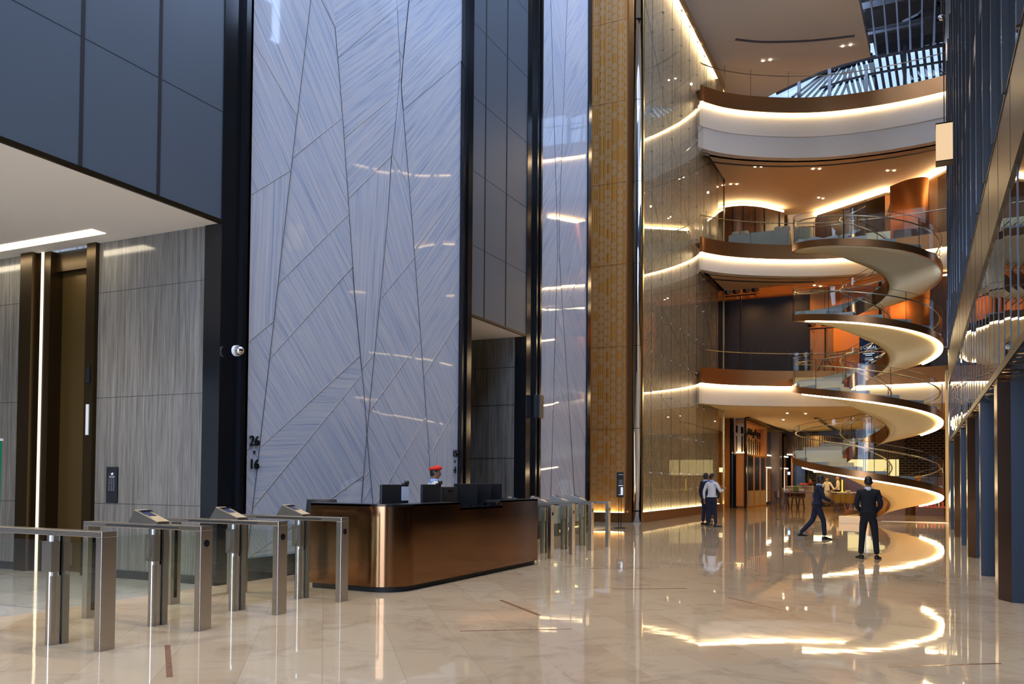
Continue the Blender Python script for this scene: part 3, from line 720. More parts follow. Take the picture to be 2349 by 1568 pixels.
# steel columns along the right edge
def column(nm, label, cor, z1, facem):
    t = thing(nm, label, 'column', (cor[0][0], cor[0][1], 0))
    o = MB(); o.prism([(x-cor[0][0], y-cor[0][1]) for x, y in cor], 0, z1, 0)
    ob = o.build('shaft', [M['collit'], M['blueface']], t)
    for p in ob.data.polygons:
        if facem and p.normal.x > -.35 and abs(p.normal.z) < .5: p.material_index = 1  # side towards the lit hall brown, the rest dark: light put into colour
        if not facem: p.material_index = 1
    return t
def colA(x, y): return [(x+.13, y-.29), (x+.95, y-.29), (x+.95, y+.5), (x, y+.5), (x, y)]
column('steel_column', 'nearest steel column at the right, brown slanted side and dark face', colA(.93, 12.85), 2.86, 1)
column('steel_column', 'flat dark blue column between the two nearest brown-sided columns', [(.91, 15.95), (1.9, 15.95), (1.9, 16.3), (.91, 16.3)], 2.86, 0)
column('steel_column', 'brown-sided steel column just beyond the flat blue column', colA(.90, 19.9), 2.86, 1)
column('steel_column', 'flat dark blue column fourth along the right facade', [(.92, 23.5), (1.9, 23.5), (1.9, 23.9), (.92, 23.9)], 2.86, 0)
column('steel_column', 'slim brown-sided steel column, last but one before the stair', colA(.90, 27.2), 2.86, 1)
column('steel_column', 'farthest dark column at the end of the right facade', [(.92, 31.2), (1.6, 31.2), (1.6, 31.6), (.92, 31.6)], 15.2, 0)
# travertine pier behind the stair at right
b = MB(); b.bx(1.1, 1.9, 37.9, 39.0, 0, 5.0); tag(b.build('stone_pier', M['travertine']), 'brown layered stone pier right of the spiral stair', 'pier')
b = MB(); b.bx(.98, 1.1, 37.85, 39.6, 0, 6.0); tag(struct('trim_66', b, M['cream']))

# ================================================================== SPIRAL STAIR
CS = Vector((-1.83, 35.0)); RO, RI, PITCH = 2.66, .80, 2.75
fw_ = (-CS).normalized(); rt_ = Vector((-fw_.y, fw_.x))
def hp(s, R, z=0):
    a = math.radians(s); q = CS + R*(fw_*math.cos(a) - (-rt_)*math.sin(a)*-1*-1) if False else CS + R*(fw_*math.cos(a) + rt_*math.sin(a)*SGN)
    return Vector((q.x, q.y, z))
SGN = 1
def px_of(v):
    q = MC.transposed() @ (Vector(v)-Vector((0, 0, CAMH))); return CXP+FPX*q.x/-q.z
if px_of(hp(90, RO, 2)) > px_of(hp(0, RO, 2)): SGN = -1      # s=90 must lie on the viewer's left
def zo(s): return .95 + PITCH*(s+90)/360                     # lower edge of the outer stringer
st = thing('spiral_staircase', 'tall spiral staircase with cream underside, bronze edges and glass rails', 'staircase', (CS.x, CS.y, 0))
S0, S1 = -198, 1262
def srange(a, b, d=7.5):
    n = max(1, int(round((b-a)/d))); return [a+(b-a)*i/n for i in range(n+1)]
def strip_mesh(a, b, prof, d=5, caps=True):           # prof: function s -> list of (R, z) ; closed
    q = MB(); ss = srange(a, b, d); m = len(prof(a)); P = []
    for s in ss:
        for (R, z) in prof(s): P.append(hp(s, R, max(z, .004))-Vector((CS.x, CS.y, 0)))
    F = [(i*m+k, (i+1)*m+k, (i+1)*m+(k+1) % m, i*m+(k+1) % m) for i in range(len(ss)-1) for k in range(m)]
    F += [tuple(range(m)), tuple(range((len(ss)-1)*m, len(ss)*m))]
    return q.add(P, F)
strip_mesh(S0, S1, lambda s: [(RO, zo(s)), (RO, zo(s)+.25), (RO-.05, zo(s)+.25), (RO-.05, zo(s))]).build('outer_stringer', M['bronzeband'], st, smooth=True, split=True)
strip_mesh(S0, S1, lambda s: [(RI, zo(s)-.30), (RI, zo(s)+.24), (RI+.05, zo(s)+.24), (RI+.05, zo(s)-.30)]).build('inner_stringer', M['bronze'], st, smooth=True, split=True)
def sof(s):
    z = zo(s); n = 6; top = [(RO-.05, z+.03)]
    low = [(RI+.04+(RO-.09-RI)*k/n, z-.30+.31*(k/n)**.8) for k in range(n+1)]
    return [(RI+.04, z+.02)] + low + [(RO-.05, z+.03)]
o = strip_mesh(S0, S1, sof, 5).build('soffit', M['cream'], st, smooth=True)
for p in o.data.polygons:
    if len(p.vertices) > 5: p.use_smooth = False
for (a, b) in ((-132, 57), (230, 417), (592, 772)):
    strip_mesh(a, b, lambda s: [(RO-.02, zo(s)-.045), (RO-.02, zo(s)-.0), (RO-.085, zo(s)-.0), (RO-.085, zo(s)-.045)]).build('light_strip', M['strip'], st)
# treads with risers
NT = 66; ds = (S1-8-(-190))/NT
for i in range(NT):
    a = -190+ds*i; b = a+ds+1.5; z = zo(a+ds/2)+.305
    q = MB(); K = 3; P = []
    for zz in (z-.19, z):
        for R in (RI+.055, RO-.055):
            for k_ in range(K+1): P.append(hp(a+(b-a)*k_/K, R, max(zz, .002))-Vector((CS.x, CS.y, 0)))
    n = K+1
    F = []
    for k_ in range(K):
        F += [(k_, k_+1, n+k_+1, n+k_), (2*n+k_, 3*n+k_, 3*n+k_+1, 2*n+k_+1), (k_, 2*n+k_, 2*n+k_+1, k_+1), (n+k_, n+k_+1, 3*n+k_+1, 3*n+k_)]
    F += [(0, n, 3*n, 2*n), (n-1, 3*n-1, 4*n-1, 2*n-1)]
    q.add(P, F).build('tread', M['tread'], st)
# glass balustrades and handrails
def rail(R, Rh, a, b, step):
    s = a
    while s < b-1:
        e = min(s+step, b)
        q = MB(); ss = srange(s+.25, e-.25, 7); P = []
        for t in ss: P += [hp(t, R, zo(t)+.15)-Vector((CS.x, CS.y, 0)), hp(t, R, zo(t)+1.30)-Vector((CS.x, CS.y, 0))]
        q.add(P, [(2*i, 2*i+2, 2*i+3, 2*i+1) for i in range(len(ss)-1)]); q.build('glass_panel', M['greenishglass'], st, fix=False, smooth=True)
        q = MB(); q.tube([hp(e, R, zo(e)+.2)-Vector((CS.x, CS.y, 0)), hp(e, R, zo(e)+1.30)-Vector((CS.x, CS.y, 0))], .010, 4); q.build('glass_joint', M['mullion'], st)
        s = e
    q = MB(); q.tube([hp(t, Rh, zo(t)+1.10)-Vector((CS.x, CS.y, 0)) for t in srange(a, b, 6)], .024, 8); q.build('handrail', M['railmetal'], st, smooth=True)
    q = MB(); q.tube([hp(t, R, zo(t)+1.31)-Vector((CS.x, CS.y, 0)) for t in srange(a, b, 6)], .008, 4); q.build('glass_edge', M['mullion'], st)
rail(RO-.03, RO-.12, -180, S1, 58)
rail(RI+.03, RI+.11, -185, S1, 95)
# bridges linking the stair to the balconies
def bridge(name, A, B, zA, zB, w, label, side):
    t = thing(name, label, 'bridge', (A[0], A[1], zA))
    d = Vector((B[0]-A[0], B[1]-A[1])); n = Vector((-d.y, d.x)).normalized()*w/2
    def pt(k_, sgn, z): return (d.x*k_+n.x*sgn, d.y*k_+n.y*sgn, (zB-zA)*k_+z)
    q = MB(); q.add([pt(0, -1, 0), pt(0, 1, 0), pt(1, 1, 0), pt(1, -1, 0), pt(0, -1, -.3), pt(0, 1, -.3), pt(1, 1, -.3), pt(1, -1, -.3)], [(0, 1, 2, 3), (4, 7, 6, 5), (0, 3, 7, 4), (1, 5, 6, 2), (0, 4, 5, 1), (3, 2, 6, 7)])
    q.build('deck', M['cream'], t)
    for sg in side:
        q = MB(); q.add([pt(0, sg, .0), pt(1, sg, .0), pt(1, sg, 1.15), pt(0, sg, 1.15)], [(0, 1, 2, 3)]); q.build('glass_panel', M['glass'], t, fix=False)
        q = MB(); q.tube([pt(0, sg*.96, 1.0), pt(1, sg*.96, 1.0)], .024, 8); q.build('handrail', M['railmetal'], t, smooth=True)
a1 = hp(500, 1.73); bridge('bridge', (a1.x, a1.y), (-4.6, 42.6), zo(500)+.25, 6.5, 1.75, 'lower bridge joining the spiral stair to the lowest balcony', (-1, 1))
a2 = hp(S1, 1.73); bridge('bridge', (a2.x, a2.y), (-2.3, 43.0), zo(S1)+.25, 12.6, 1.75, 'upper bridge joining the stair top to the middle balcony', (-1, 1))

# ================================================================== ROOMS BEHIND THE BALCONIES
def W_(name, x0, x1, y0, y1, z0, z1, m): q = MB(); q.bx(x0, x1, y0, y1, z0, z1); return struct(name, q, m)
# second level back wall: wavy wood wall with a lit top cove, then the long diagonal cove
p2_ = [(-10.6, 48.0), (-9.6, 47.85), (-8.9, 47.95), (-8.2, 48.4), (-7.67, 49.0), (-6.9, 50.2)]
pc = cat(p2_); pn = normals(pc)
q = MB(); q.sweep(pc, [(0, 12.6), (0, 16.9), (-.2, 16.9), (-.2, 12.6)], pn); w = struct('wall_second_wood', q, M['darkwood'])
for i in range(3, len(pc), 5):
    q = MB(); p = pc[i]; q.bx(p.x-.03, p.x+.03, p.y-.06, p.y-.0, 12.6, 16.85); q.build('groove', M['joint'], w)
q = MB(); q.sweep(pc, [(-.02, 16.93), (-.02, 17.02), (-.12, 17.02), (-.12, 16.93)], pn); struct('trim_70', q, M['strip'])
W_('wall_second_mid', -6.9, -5.3, 51.6, 51.8, 12.6, 17.15, M['plaster'])
d2 = [(-5.37, 51.57), (-3.39, 50.18), (-1.58, 48.9), (-.64, 49.3), (.9, 47.0), (1.9, 45.5)]
for i in range(len(d2)-1):
    (xa, ya), (xb, yb) = d2[i], d2[i+1]
    mm_ = [M['darkwood'], M['bronzedark'], M['orangewall'], M['orangewall'], M['darkwood']][i]
    q = MB(); q.sweep([Vector(d2[i]), Vector(d2[i+1])], [(0, 12.6), (0, 16.75), (-.2, 16.75), (-.2, 12.6)], normals([Vector(d2[i]), Vector(d2[i+1])])); struct('wall_second_%s' % 'abcde'[i], q, mm_)
q = MB(); v2 = [Vector(p) for p in d2]; q.sweep(v2, [(.05, 16.95), (.05, 17.05), (-.12, 17.05), (-.12, 16.95)], normals(v2)); struct('trim_71', q, M['strip'])
W_('floor_second', -13, 5.5, 43.6, 56, 12.4, 12.58, M['floorbrown']); W_('floor_first', -13, 5.5, 43.6, 56, 6.3, 6.48, M['floorbrown'])
W_('floor_third', -13, 5.5, 43.6, 72, 19.62, 19.7, M['floorbrown'])
W_('wall_second_end', -13, 5.5, 53, 53.2, 12.6, 17.15, M['darkwood'])
# first level
W_('wall_first_back', -13, 5.5, 50, 50.2, 6.5, 12.1, M['orangewall'])
W_('wall_first_side', -10.2, -9.5, 43.4, 44.6, 0, 22.3, M['wood'])
q = MB(); a, b = aty(1634, 693, 46), aty(1880, 690, 46); q.bx(a.x-1, b.x, 46, 46.15, 6.5, a.z); tag(q.build('blackout_screen', M['blackmatte']), 'large matt black screen filling the lowest balcony room', 'screen')
q = MB(); a = aty(1636, 700, 45.2); q.add([(a.x-.6, 45.2, 6.5), (a.x+1.4, 46, 6.5), (a.x+1.4, 46, 11.05), (a.x-.6, 45.2, 10.9)], [(0, 1, 2, 3)]); 
W_('wall_first_mid', -5.0, -3.9, 45.6, 45.8, 6.5, 11.38, M['wood']); W_('wall_first_right', -1.6, .2, 45.0, 45.2, 6.5, 11.2, M['orangewall']); W_('wall_first_far', .2, 2.2, 44.4, 44.6, 6.5, 11.2, M['darkwood'])
q = MB(); a, b = aty(2140, 665, 44.2), aty(2177, 655, 44.2); q.tube([(-1.2, 44.9, 11.25), (.6, 44.8, 11.25), (2.2, 43.9, 11.25)], .045, 6); struct('trim_72', q, M['strip'])
q = MB(); q.bx(-1.75, -1.62, 44.9, 45.1, 6.5, 11.3); q.bx(-.3, -.1, 44.7, 45, 6.5, 11.2); struct('trim_73', q, M['black'])
# curved bronze panels glowing on both upper levels at the right
for (z0_, z1_, y_) in ((6.5, 11.1, 44.55), (12.6, 16.7, 47.0)):
    q = MB(); pp = cat([(-1.3, y_+.35), (-.6, y_-.3), (.1, y_-.5), (.5, y_-.3)], 5); q.sweep(pp, [(0, z0_), (0, z1_), (-.1, z1_), (-.1, z0_)], normals(pp))
    tag(q.build('bronze_panel', M['copper'], smooth=True), 'curved copper-coloured wall panel on the %s balcony level' % ('lowest' if z0_ < 8 else 'middle'), 'wall panel')
# digital sign
t = thing('display_screen', 'black digital sign with white cosmetics brand lettering behind the stair', 'screen', tuple(aty(1993, 800, 44.0)))
q = MB(); q.bx(-.42, .42, 0, .08, -1.1, .85); q.build('panel', M['black'], t)
q = MB(); q.bx(-.39, .39, -.012, 0, -1.05, .8); q.build('display', mat('displayoff', (.005, .008, .02), .2, emit=(.02, .05, .2), es=.06), t)
def text(body, size, loc, parent, m, rot=(PI/2, 0, 0), ext=0, align='CENTER', name='lettering'):
    o = textmesh(name, body, size, m, ext, align); o.parent = parent; o.location = loc; o.rotation_euler = rot; return o
text("L'OR\u00c9AL", .20, (0, -.02, .0), t, M['text']); text("P A R I S", .07, (.0, -.02, -.09), t, M['text'])
for i, (s, z) in enumerate(((.075, -.24), (.075, -.32), (.05, -.45), (.05, -.53))):
    q = MB(); wd = (.5, .3, .34, .38)[i]; q.bx(-wd/2, wd/2, -.016, -.013, z, z+s*.5); q.build('caption_line', M['text'], t)
# theatrical light stands on the lowest balcony level
def light_stand(px, ytop, Y, lab, n=4):
    p = aty(px, ytop, Y); t = thing('light_stand', lab, 'light stand', (p.x, Y, 6.5)); h = p.z-6.5
    q = MB(); q.tube([(0, 0, 1.0), (0, 0, h)], .035, 8); q.build('pole', M['blackmatte'], t)
    q = MB(); q.tube([(-.78, 0, h), (.78, 0, h)], .035, 6); q.build('crossbar', M['blackmatte'], t)
    for k_ in range(3):
        a = 2*PI*k_/3+.5; q = MB(); q.tube([(0, 0, 1.3), (.9*math.cos(a), .9*math.sin(a), .02)], .02, 6); q.tube([(.45*math.cos(a), .45*math.sin(a), .65), (0, 0, .5)], .012, 5); q.build('leg', M['blackmatte'], t)
    for i in range(n):
        x = -.62+i*1.28/(n-1)+(.08 if i > 1 else -.02)
        Mx = Matrix.Rotation(.35, 3, 'X') @ Matrix.Rotation(.5, 3, 'Z')
        q = MB(); q.cyl((0, 0, 0), .13, .28, 16, axis='Y', r2=.17)
        q.v = [tuple(Mx @ Vector(v)) for v in q.v]; o = q.build('spot_lamp', M['blackmatte'], t); o.location = (x, 0, h+.24)
        q = MB(); q.cyl((0, -.145, 0), .11, .01, 16, axis='Y'); q.v = [tuple(Mx @ Vector(v)) for v in q.v]; q.build('lens', M['chrome'], o)
        q = MB(); q.tube([(-.19, 0, 0), (-.19, 0, -.22), (.19, 0, -.22), (.19, 0, 0)], .012, 5); q.build('yoke', M['blackmatte'], o)
        q = MB(); q.tube([(x+.1*math.sin(k_*.5), .02, h-.0-.2*math.sin(PI*k_/8)) for k_ in range(9)], .008, 4); q.build('cable', M['blackmatte'], t)
    return t
light_stand(1699, 677, 44.6, 'black light stand with four round spot lamps before the black screen')
light_stand(1893, 752, 45.1, 'second light stand partly hidden behind the spiral stair', 3)
# second-level furniture
def cloth_table(x0, x1, y0, y1, z0, h, lab):
    q = MB(); n = 40; P = []; rr = random.Random(int(x0*10))
    per = []
    for i in range(n):
        t_ = i/n*4; sd = int(t_); f_ = t_-sd
        per.append([(x0+(x1-x0)*f_, y0), (x1, y0+(y1-y0)*f_), (x1-(x1-x0)*f_, y1), (x0, y1-(y1-y0)*f_)][sd])
    cx_, cy_ = (x0+x1)/2, (y0+y1)/2
    for zz, fl in ((z0+h, 0), (z0+h-.05, .02), (z0+.02, .07)):
        for i, (x, y) in enumerate(per):
            w_ = fl*(1+.6*math.sin(i*2.4)); dx, dy = x-cx_, y-cy_; l = math.hypot(dx, dy); P.append((x+dx/l*w_, y+dy/l*w_, zz))
    q.add(P, [(r*n+i, r*n+(i+1) % n, (r+1)*n+(i+1) % n, (r+1)*n+i) for r in range(2) for i in range(n)]+[tuple(range(n))])
    tag(q.build('banquet_table', M['cloth'], smooth=False), lab, 'table'); return z0+h
zt_ = cloth_table(-8.7, -5.8, 43.6, 44.5, 12.6, 1.45, 'long cloth-draped banquet table behind the middle balcony glass')
cloth_table(-5.5, -4.8, 43.8, 44.6, 12.6, 1.55, 'small cloth-draped table next to the long banquet table')
for i, (x, z, r) in enumerate(((-8.45, zt_, .2), (-8.0, zt_, .2), (-6.3, zt_, .24), (-5.95, zt_+.0, .2))):
    q = MB(); q.lathe((x, 44.0, z), [(r*.6, 0), (r, .02), (r*1.02, .2), (r*.98, .22), (0.01, .22)], 20); tag(q.build('serving_pot', M['cloth'], smooth=True), ['leftmost round cloth-coloured pot on the long banquet table', 'second round pot from the left on the banquet table', 'large round pot near the right end of the banquet table', 'smaller round pot at the right end of the banquet table'][i], 'pot', 'round pots on the banquet table')
t = thing('sofa', 'dark lounge sofa at the right of the middle balcony level', 'sofa', (.0, 44.6, 12.6))
q = MB(); q.bx(-1.1, .55, -.4, .4, .15, .5); q.build('seat', M['darkwood'], t, bevel=.05)
q = MB(); q.bx(-1.1, .55, .25, .45, .5, 1.15); q.build('backrest', M['darkwood'], t, bevel=.06)
q = MB(); q.bx(.4, .6, -.4, .4, .4, .8); q.build('armrest', M['darkwood'], t, bevel=.04)
# lantern
t = thing('lantern', 'tall glowing square lantern hanging at the right edge under the top balcony', 'lantern', tuple(atx(2166, 331, .55)))
q = MB(); q.bx(-.17, .17, -.17, .17, -.42, .42); q.build('lamp_shade', M['lantern'], t)
for z_ in (.42, -.45): q = MB(); q.bx(-.18, .18, -.18, .18, z_, z_+.03); q.build('frame', M['bronzedark'], t)
q = MB(); q.tube([(0, 0, .45), (0, 0, max(1.2, 24.2-t.location.z))], .012, 5); q.build('rod', M['bronzedark'], t)
# recessed downlights: pairs
DL = [(1732, 382, 17.14), (1746, 382, 17.14), (1865, 387, 17.14), (1880, 387, 17.14), (2036, 391, 17.14), (2051, 391, 17.14), (1676, 422, 17.14), (1690, 422, 17.14), (1878, 453, 17.14), (1888, 455, 17.14),
      (1750, 139.5, 22.29), (1767, 137, 22.29), (1933, 106, 22.29), (1951, 103, 22.29), (1735, 652, 12.09), (1751, 652, 12.09), (1868, 654, 12.09), (1882, 656, 12.09), (1806, 947, 5.11), (1848, 948, 5.11), (1797, 962, 5.11)]
for (a, b, z) in DL:
    p = atz(a, b, z); q = MB(); q.cyl((0, 0, 0), .05, .02, 12); o = q.build('downlight', M['down']); o.location = (p.x, p.y, z-.008)
    tag(o, 'small recessed downlight in the %s ceiling' % {17.14: 'middle room', 22.29: 'topmost cream', 12.09: 'lowest balcony room', 5.11: 'restaurant'}[z], 'downlight', 'recessed downlights, %s' % {17.14: 'middle room', 22.29: 'top ceiling', 12.09: 'lowest balcony room', 5.11: 'restaurant'}[z])

# ================================================================== RESTAURANT, GROUND FLOOR
C1 = 5.12
W_('wall_wood', -13, -9.78, 49.45, 49.7, 0, C1, M['wood'])
q = MB()
for px in (1652, 1675): x = aty(px, 1050, 49.45).x; q.bx(x-.015, x+.015, 49.43, 49.46, 0, C1)
struct('trim_80', q, M['joint'])
t = thing('display_niche', 'black framed niche with an orange wood panel beside the wood wall', 'niche', (-9.73, 49.1, 0))
q = MB(); q.bx(.0, .09, 0, .3, 0, C1); q.bx(.80, .9, -.05, .3, 0, C1); q.build('post', M['black'], t)
q = MB(); q.bx(.09, .8, .75, .8, 0, C1); q.build('back_panel', M['plaster'], t)
q = MB(); q.bx(.09, .32, .2, .7, 0.02, 3.05); q.build('black_slot', M['black'], t)  # plain black slot beside the wood panel
q = MB(); q.bx(.32, .80, .12, .7, 0.1, 3.12); q.build('wood_panel', M['wood'], t)
q = MB(); q.bx(.1, .8, .60, .66, 3.13, 3.17); q.build('light_strip', M['stripsoft'], t)
def bars(parent, xs, base, horiz):
    for (dx, dy, z0_, z1_, w_) in xs:
        q = MB(); q.bx(dx-w_/2, dx+w_/2, dy-w_/2, dy+w_/2, z0_, z1_); q.build('bar', M['black'], parent)
bars(t, [(.30, .4, 3.2, 4.1, .05), (.30, .4, 4.3, 4.7, .10), (.62, .4, 3.2, 4.1, .05), (.62, .4, 4.25, 4.6, .12), (.72, .4, 3.2, 4.2, .05)], 0, 0)
t = thing('tall_cabinet', 'tall wood cabinet row with three dark glass doors and lit rack above', 'cabinet', (-8.88, 49.45, 0))
q = MB(); q.bx(-.6, 0, 0, 7.0, 0, 3.1); q.build('body', M['wood'], t)
for k_ in range(3):
    y0_ = .55+2.2*k_; q = MB(); q.bx(0, .03, y0_, y0_+1.5, 1.0, 3.0); o = q.build('door', M['black'], t)
    q = MB(); q.bx(0, .025, y0_, y0_+1.5, .06, .95); q.build('lower_panel', M['granite'], t)
q = MB(); q.bx(-.7, -.6, 0, 7.2, 3.1, C1); q.build('back_panel', M['plaster'], t)
q = MB(); q.bx(-.65, .05, 6.6, 7.0, 3.1, 5.0); q.build('frame_end', M['wood'], t); q = MB(); q.bx(-.65, .02, 0, 6.6, 4.85, 5.0); q.build('frame_top', M['wood'], t)
q = MB(); q.bx(-.5, -.44, .1, 7.0, 3.11, 3.14); q.build('light_strip', M['stripsoft'], t)
for k_ in range(9):
    y0_ = .4+.75*k_; z_ = 4.05+.1*math.sin(k_*2.3); q = MB(); q.bx(-.35, -.29, y0_-.05, y0_+.05, 3.15, z_); q.bx(-.37, -.27, y0_-.09, y0_+.09, z_+.2, z_+.6); q.build('bar', M['black'], t)
    q = MB(); q.bx(-.36, -.28, y0_-.06, y0_+.06, z_+.04, z_+.14); q.build('copper_cap', M['copper'], t)
for z_ in (3.85, 4.25):
    q = MB(); q.tube([(-.2, .1, z_), (-.2, 6.5, z_)], .018, 5); q.build('rail', M['brass'], t)
# wine racks either side of a dark stone pillar
for i, (x0_, ya, lab) in enumerate(((-8.9, 56.6, 'glowing wine rack left of the dark stone pillar'), (-8.3, 60.2, 'glowing wine rack right of the dark stone pillar'))):
    t = thing('wine_rack', lab, 'wine rack', (x0_, ya, 0))
    q = MB(); q.bx(-.5, 0, 0, 1.5, 0, C1-.3); q.build('frame', M['black'], t)
    q = MB(); q.bx(.0, .02, .15, 1.25, .2, 2.35); q.build('lit_back', M['wineglow'], t)
    for k_ in range(9):
        q = MB(); q.bx(.02, .07, .1, 1.35, .2+.26*k_, .22+.26*k_); q.build('shelf', M['brass'], t)
    for k_ in range(5):
        q = MB(); q.tube([(.05, .15+.26*k_, .2), (.05, .15+.26*k_, 2.35)], .03, 6); q.build('bottle_column', M['darkwood'], t)
    q = MB(); q.bx(.0, .08, .0, 1.5, 2.4, 2.45); q.bx(.0, .08, 0, 1.5, 3.2, 3.25); q.build('rail', M['stripsoft'], t)
q = MB(); q.bx(-9.0, -8.35, 58.3, 59.6, 0, C1-.35); tag(q.build('stone_pillar', mat('darkstone', (.10, .075, .065), .4, var=.5, vscale=(2, 2, 1))), 'rough dark stone pillar between the two wine racks', 'pillar')
q = MB(); q.bx(-8.9, -8.3, 59.7, 60.1, 0, 1.1); tag(q.build('service_counter', M['granite']), 'low grey service counter at the foot of the dark stone pillar', 'counter')
t = thing('doorway_frame', 'orange wood framed dark doorway left of the brick wall', 'door frame', (-8.1, 62.2, 0))
q = MB(); q.bx(0, .12, 0, .2, 0, 3.3); q.bx(0, .9, 0, .2, 3.2, 3.35); q.build('frame', M['wood'], t)
q = MB(); q.bx(.12, .9, .3, .35, 0, 3.2); q.build('door_leaf', M['black'], t)
W_('wall_restaurant_back', -13, 5.5, 64.3, 64.5, 0, C1, M['darkwood'])
a, b = aty(1800, 1050, 63.6), aty(1818, 1050, 63.6)
t = thing('till_cabinet', 'black cabinet with a small blue till screen left of the brick wall', 'cabinet', (a.x, 63.6, 0))
q = MB(); q.bx(0, b.x-a.x-.02, 0, .35, 0, 3.4); q.build('body', M['black'], t)
s_ = aty(1808, 1085, 63.55); q = MB(); q.bx(s_.x-a.x-.13, s_.x-a.x+.13, -.05, -.02, s_.z-.1, s_.z+.1); q.build('screen', M['screenblue'], t)
q = MB(); q.bx(.0, b.x-a.x-.02, -.05, .0, 3.42, 3.5); q.build('light_strip', M['stripsoft'], t)
# brick walls
a, b = aty(1818, 1050, 64.2), aty(1878, 1050, 64.2); W_('wall_brick', a.x, b.x, 64.0, 64.2, 0, C1, M['brickwall'])
a, b = aty(2058, 1050, 64.2), aty(2165, 1050, 64.2); W_('wall_brick_right', a.x, b.x+.6, 64.0, 64.2, 0, C1, M['brickwall'])
for px in (1833, 1858, 1905, 1960): pass
def shelf(pxa, pxb, y, Y, lab):
    a, b = aty(pxa, y, Y), aty(pxb, y, Y); q = MB(); q.bx(a.x, b.x, Y-.15, Y+.2, a.z-.03, a.z); tag(q.build('wall_shelf', M['darkwood']), lab, 'shelf'); return a.z
z1_ = shelf(1823, 1862, 1101, 63.7, 'lower dark shelf on the black brick wall holding glass jars'); z2_ = shelf(1838, 1872, 1081.5, 63.7, 'upper dark shelf on the black brick wall under the plant')
def jar(px, Y, z, r, h, m, lab, nm='glass_jar', ct='jar'):
    p = aty(px, 1100, Y); q = MB(); q.lathe((p.x, Y, z), [(r*.7, 0), (r, .05*h), (r, .6*h), (r*.55, .85*h), (r*.5, h)], 16); return tag(q.build(nm, m, smooth=True), lab, ct)
jar(1843, 63.6, z1_, .12, .55, M['greenglass'], 'tall green-yellow preserve jar on the lower brick wall shelf')
jar(1855, 63.6, z1_, .14, .38, M['greenglass'], 'rounder green preserve jar right of the tall one on the brick wall shelf')
for i in range(6):
    p = aty(1826+2.1*i, 1100, 63.6); q = MB(); q.cyl((p.x, 63.6, z1_+.055), .045, .11, 10); tag(q.build('drinking_glass', M['paper']), 'small pale glass in the row on the lower brick wall shelf', 'glass', 'row of glasses on the brick wall shelf')
def plant(loc, n, L, name, lab, m, pot=None, up=.8, seed=1, ct='plant'):
    t = thing(name, lab, ct, loc); rr = random.Random(seed)
    q = MB()
    for i in range(n):
        a = rr.uniform(0, 2*PI); l = L*rr.uniform(.7, 1.1); w_ = l*.12; pts = []
        for k_ in range(6):
            f_ = k_/5; pts.append(Vector((math.cos(a)*l*.75*f_, math.sin(a)*l*.75*f_, up*l*(f_-.55*f_*f_))))
        sd = Vector((-math.sin(a), math.cos(a), 0)); vs = []
        for k_, p in enumerate(pts): ww = w_*math.sin(PI*(.08+.92*k_/5)*.97); vs += [p-sd*ww, p+sd*ww+Vector((0, 0, .01))]
        q.add(vs, [(2*k_, 2*k_+1, 2*k_+3, 2*k_+2) for k_ in range(5)])
    q.build('foliage', m, t, fix=False)
    if pot: r, h, pm = pot; q = MB(); q.lathe((0, 0, -h), [(r*.75, 0), (r, h*.3), (r*.9, h)], 16); q.build('pot', pm, t, smooth=True)
    return t
p = aty(1856, 1080, 63.5); plant((p.x, 63.3, z2_+.25), 16, .65, 'potted_fern', 'green leafy plant on the upper shelf of the brick wall', M['leaf'], (.16, .25, M['darkwood']), seed=4)
# warm hood light over the chefs, backlit onyx panels
a, b = aty(1866, 1083, 61), aty(1908, 1076, 61)
t = thing('kitchen_hood', 'glowing warm light panel above the two chefs', 'kitchen hood', (a.x, 61, a.z)); 
q = MB(); q.bx(0, b.x-a.x, 0, .05, 0, .32); q.build('light_panel', M['hoodglow'], t); q = MB(); q.bx(-.1, b.x-a.x+.2, -.05, 1.2, .32, 1.4); q.build('hood', M['bronzedark'], t)
a, b = aty(1872, 1120, 63.8), aty(1950, 1090, 63.8); W_('trim_81', a.x, b.x, 63.8, 64.1, 0, a.z+2.2, M['bronzedark'])
for i, (x0_, x1_) in enumerate(((1944, 1984), (1986, 2034), (2038, 2054), (2056, 2062))):
    a, b = aty(x0_, 1089, 62.5), aty(x1_, 1053, 62.5)
    q = MB(); q.bx(a.x, b.x, 62.5, 62.6, a.z-.1, b.z); tag(q.build('backlit_panel', M['panelglow']), ['large glowing yellow onyx panel at the left behind the stair rail', 'widest glowing yellow panel, second in the row behind the stair', 'narrow glowing yellow panel right of the widest one', 'very thin glowing strip panel at the right end of the yellow row'][i], 'light panel')
a, b = aty(1930, 1089, 62.4), aty(2165, 1089, 62.4)
t = thing('back_bar', 'long dark back bar under the glowing yellow panels', 'bar counter', (a.x, 62.0, 0)); q = MB(); q.bx(0, b.x-a.x, 0, .6, 0, a.z-.15); q.build('body', M['darkwood'], t); q = MB(); q.bx(-.05, b.x-a.x, -.05, .65, a.z-.15, a.z-.08); q.build('worktop', M['black'], t)
# slatted curtain band above the panels
a, b = aty(1818, 990, 63.2), aty(2075, 1050, 63.2)
q = MB(); n = 46
for i in range(n):
    x = a.x+(b.x-a.x)*i/n; q.bx(x, x+(b.x-a.x)/n*.45, 63.1, 63.25, b.z, C1-.35)
q.bx(a.x, b.x, 63.26, 63.3, b.z, C1-.35); tag(q.build('slatted_screen', mat('slats', (.14, .10, .06), .5)), 'dark ribbed screen band hanging above the glowing yellow panels', 'screen')
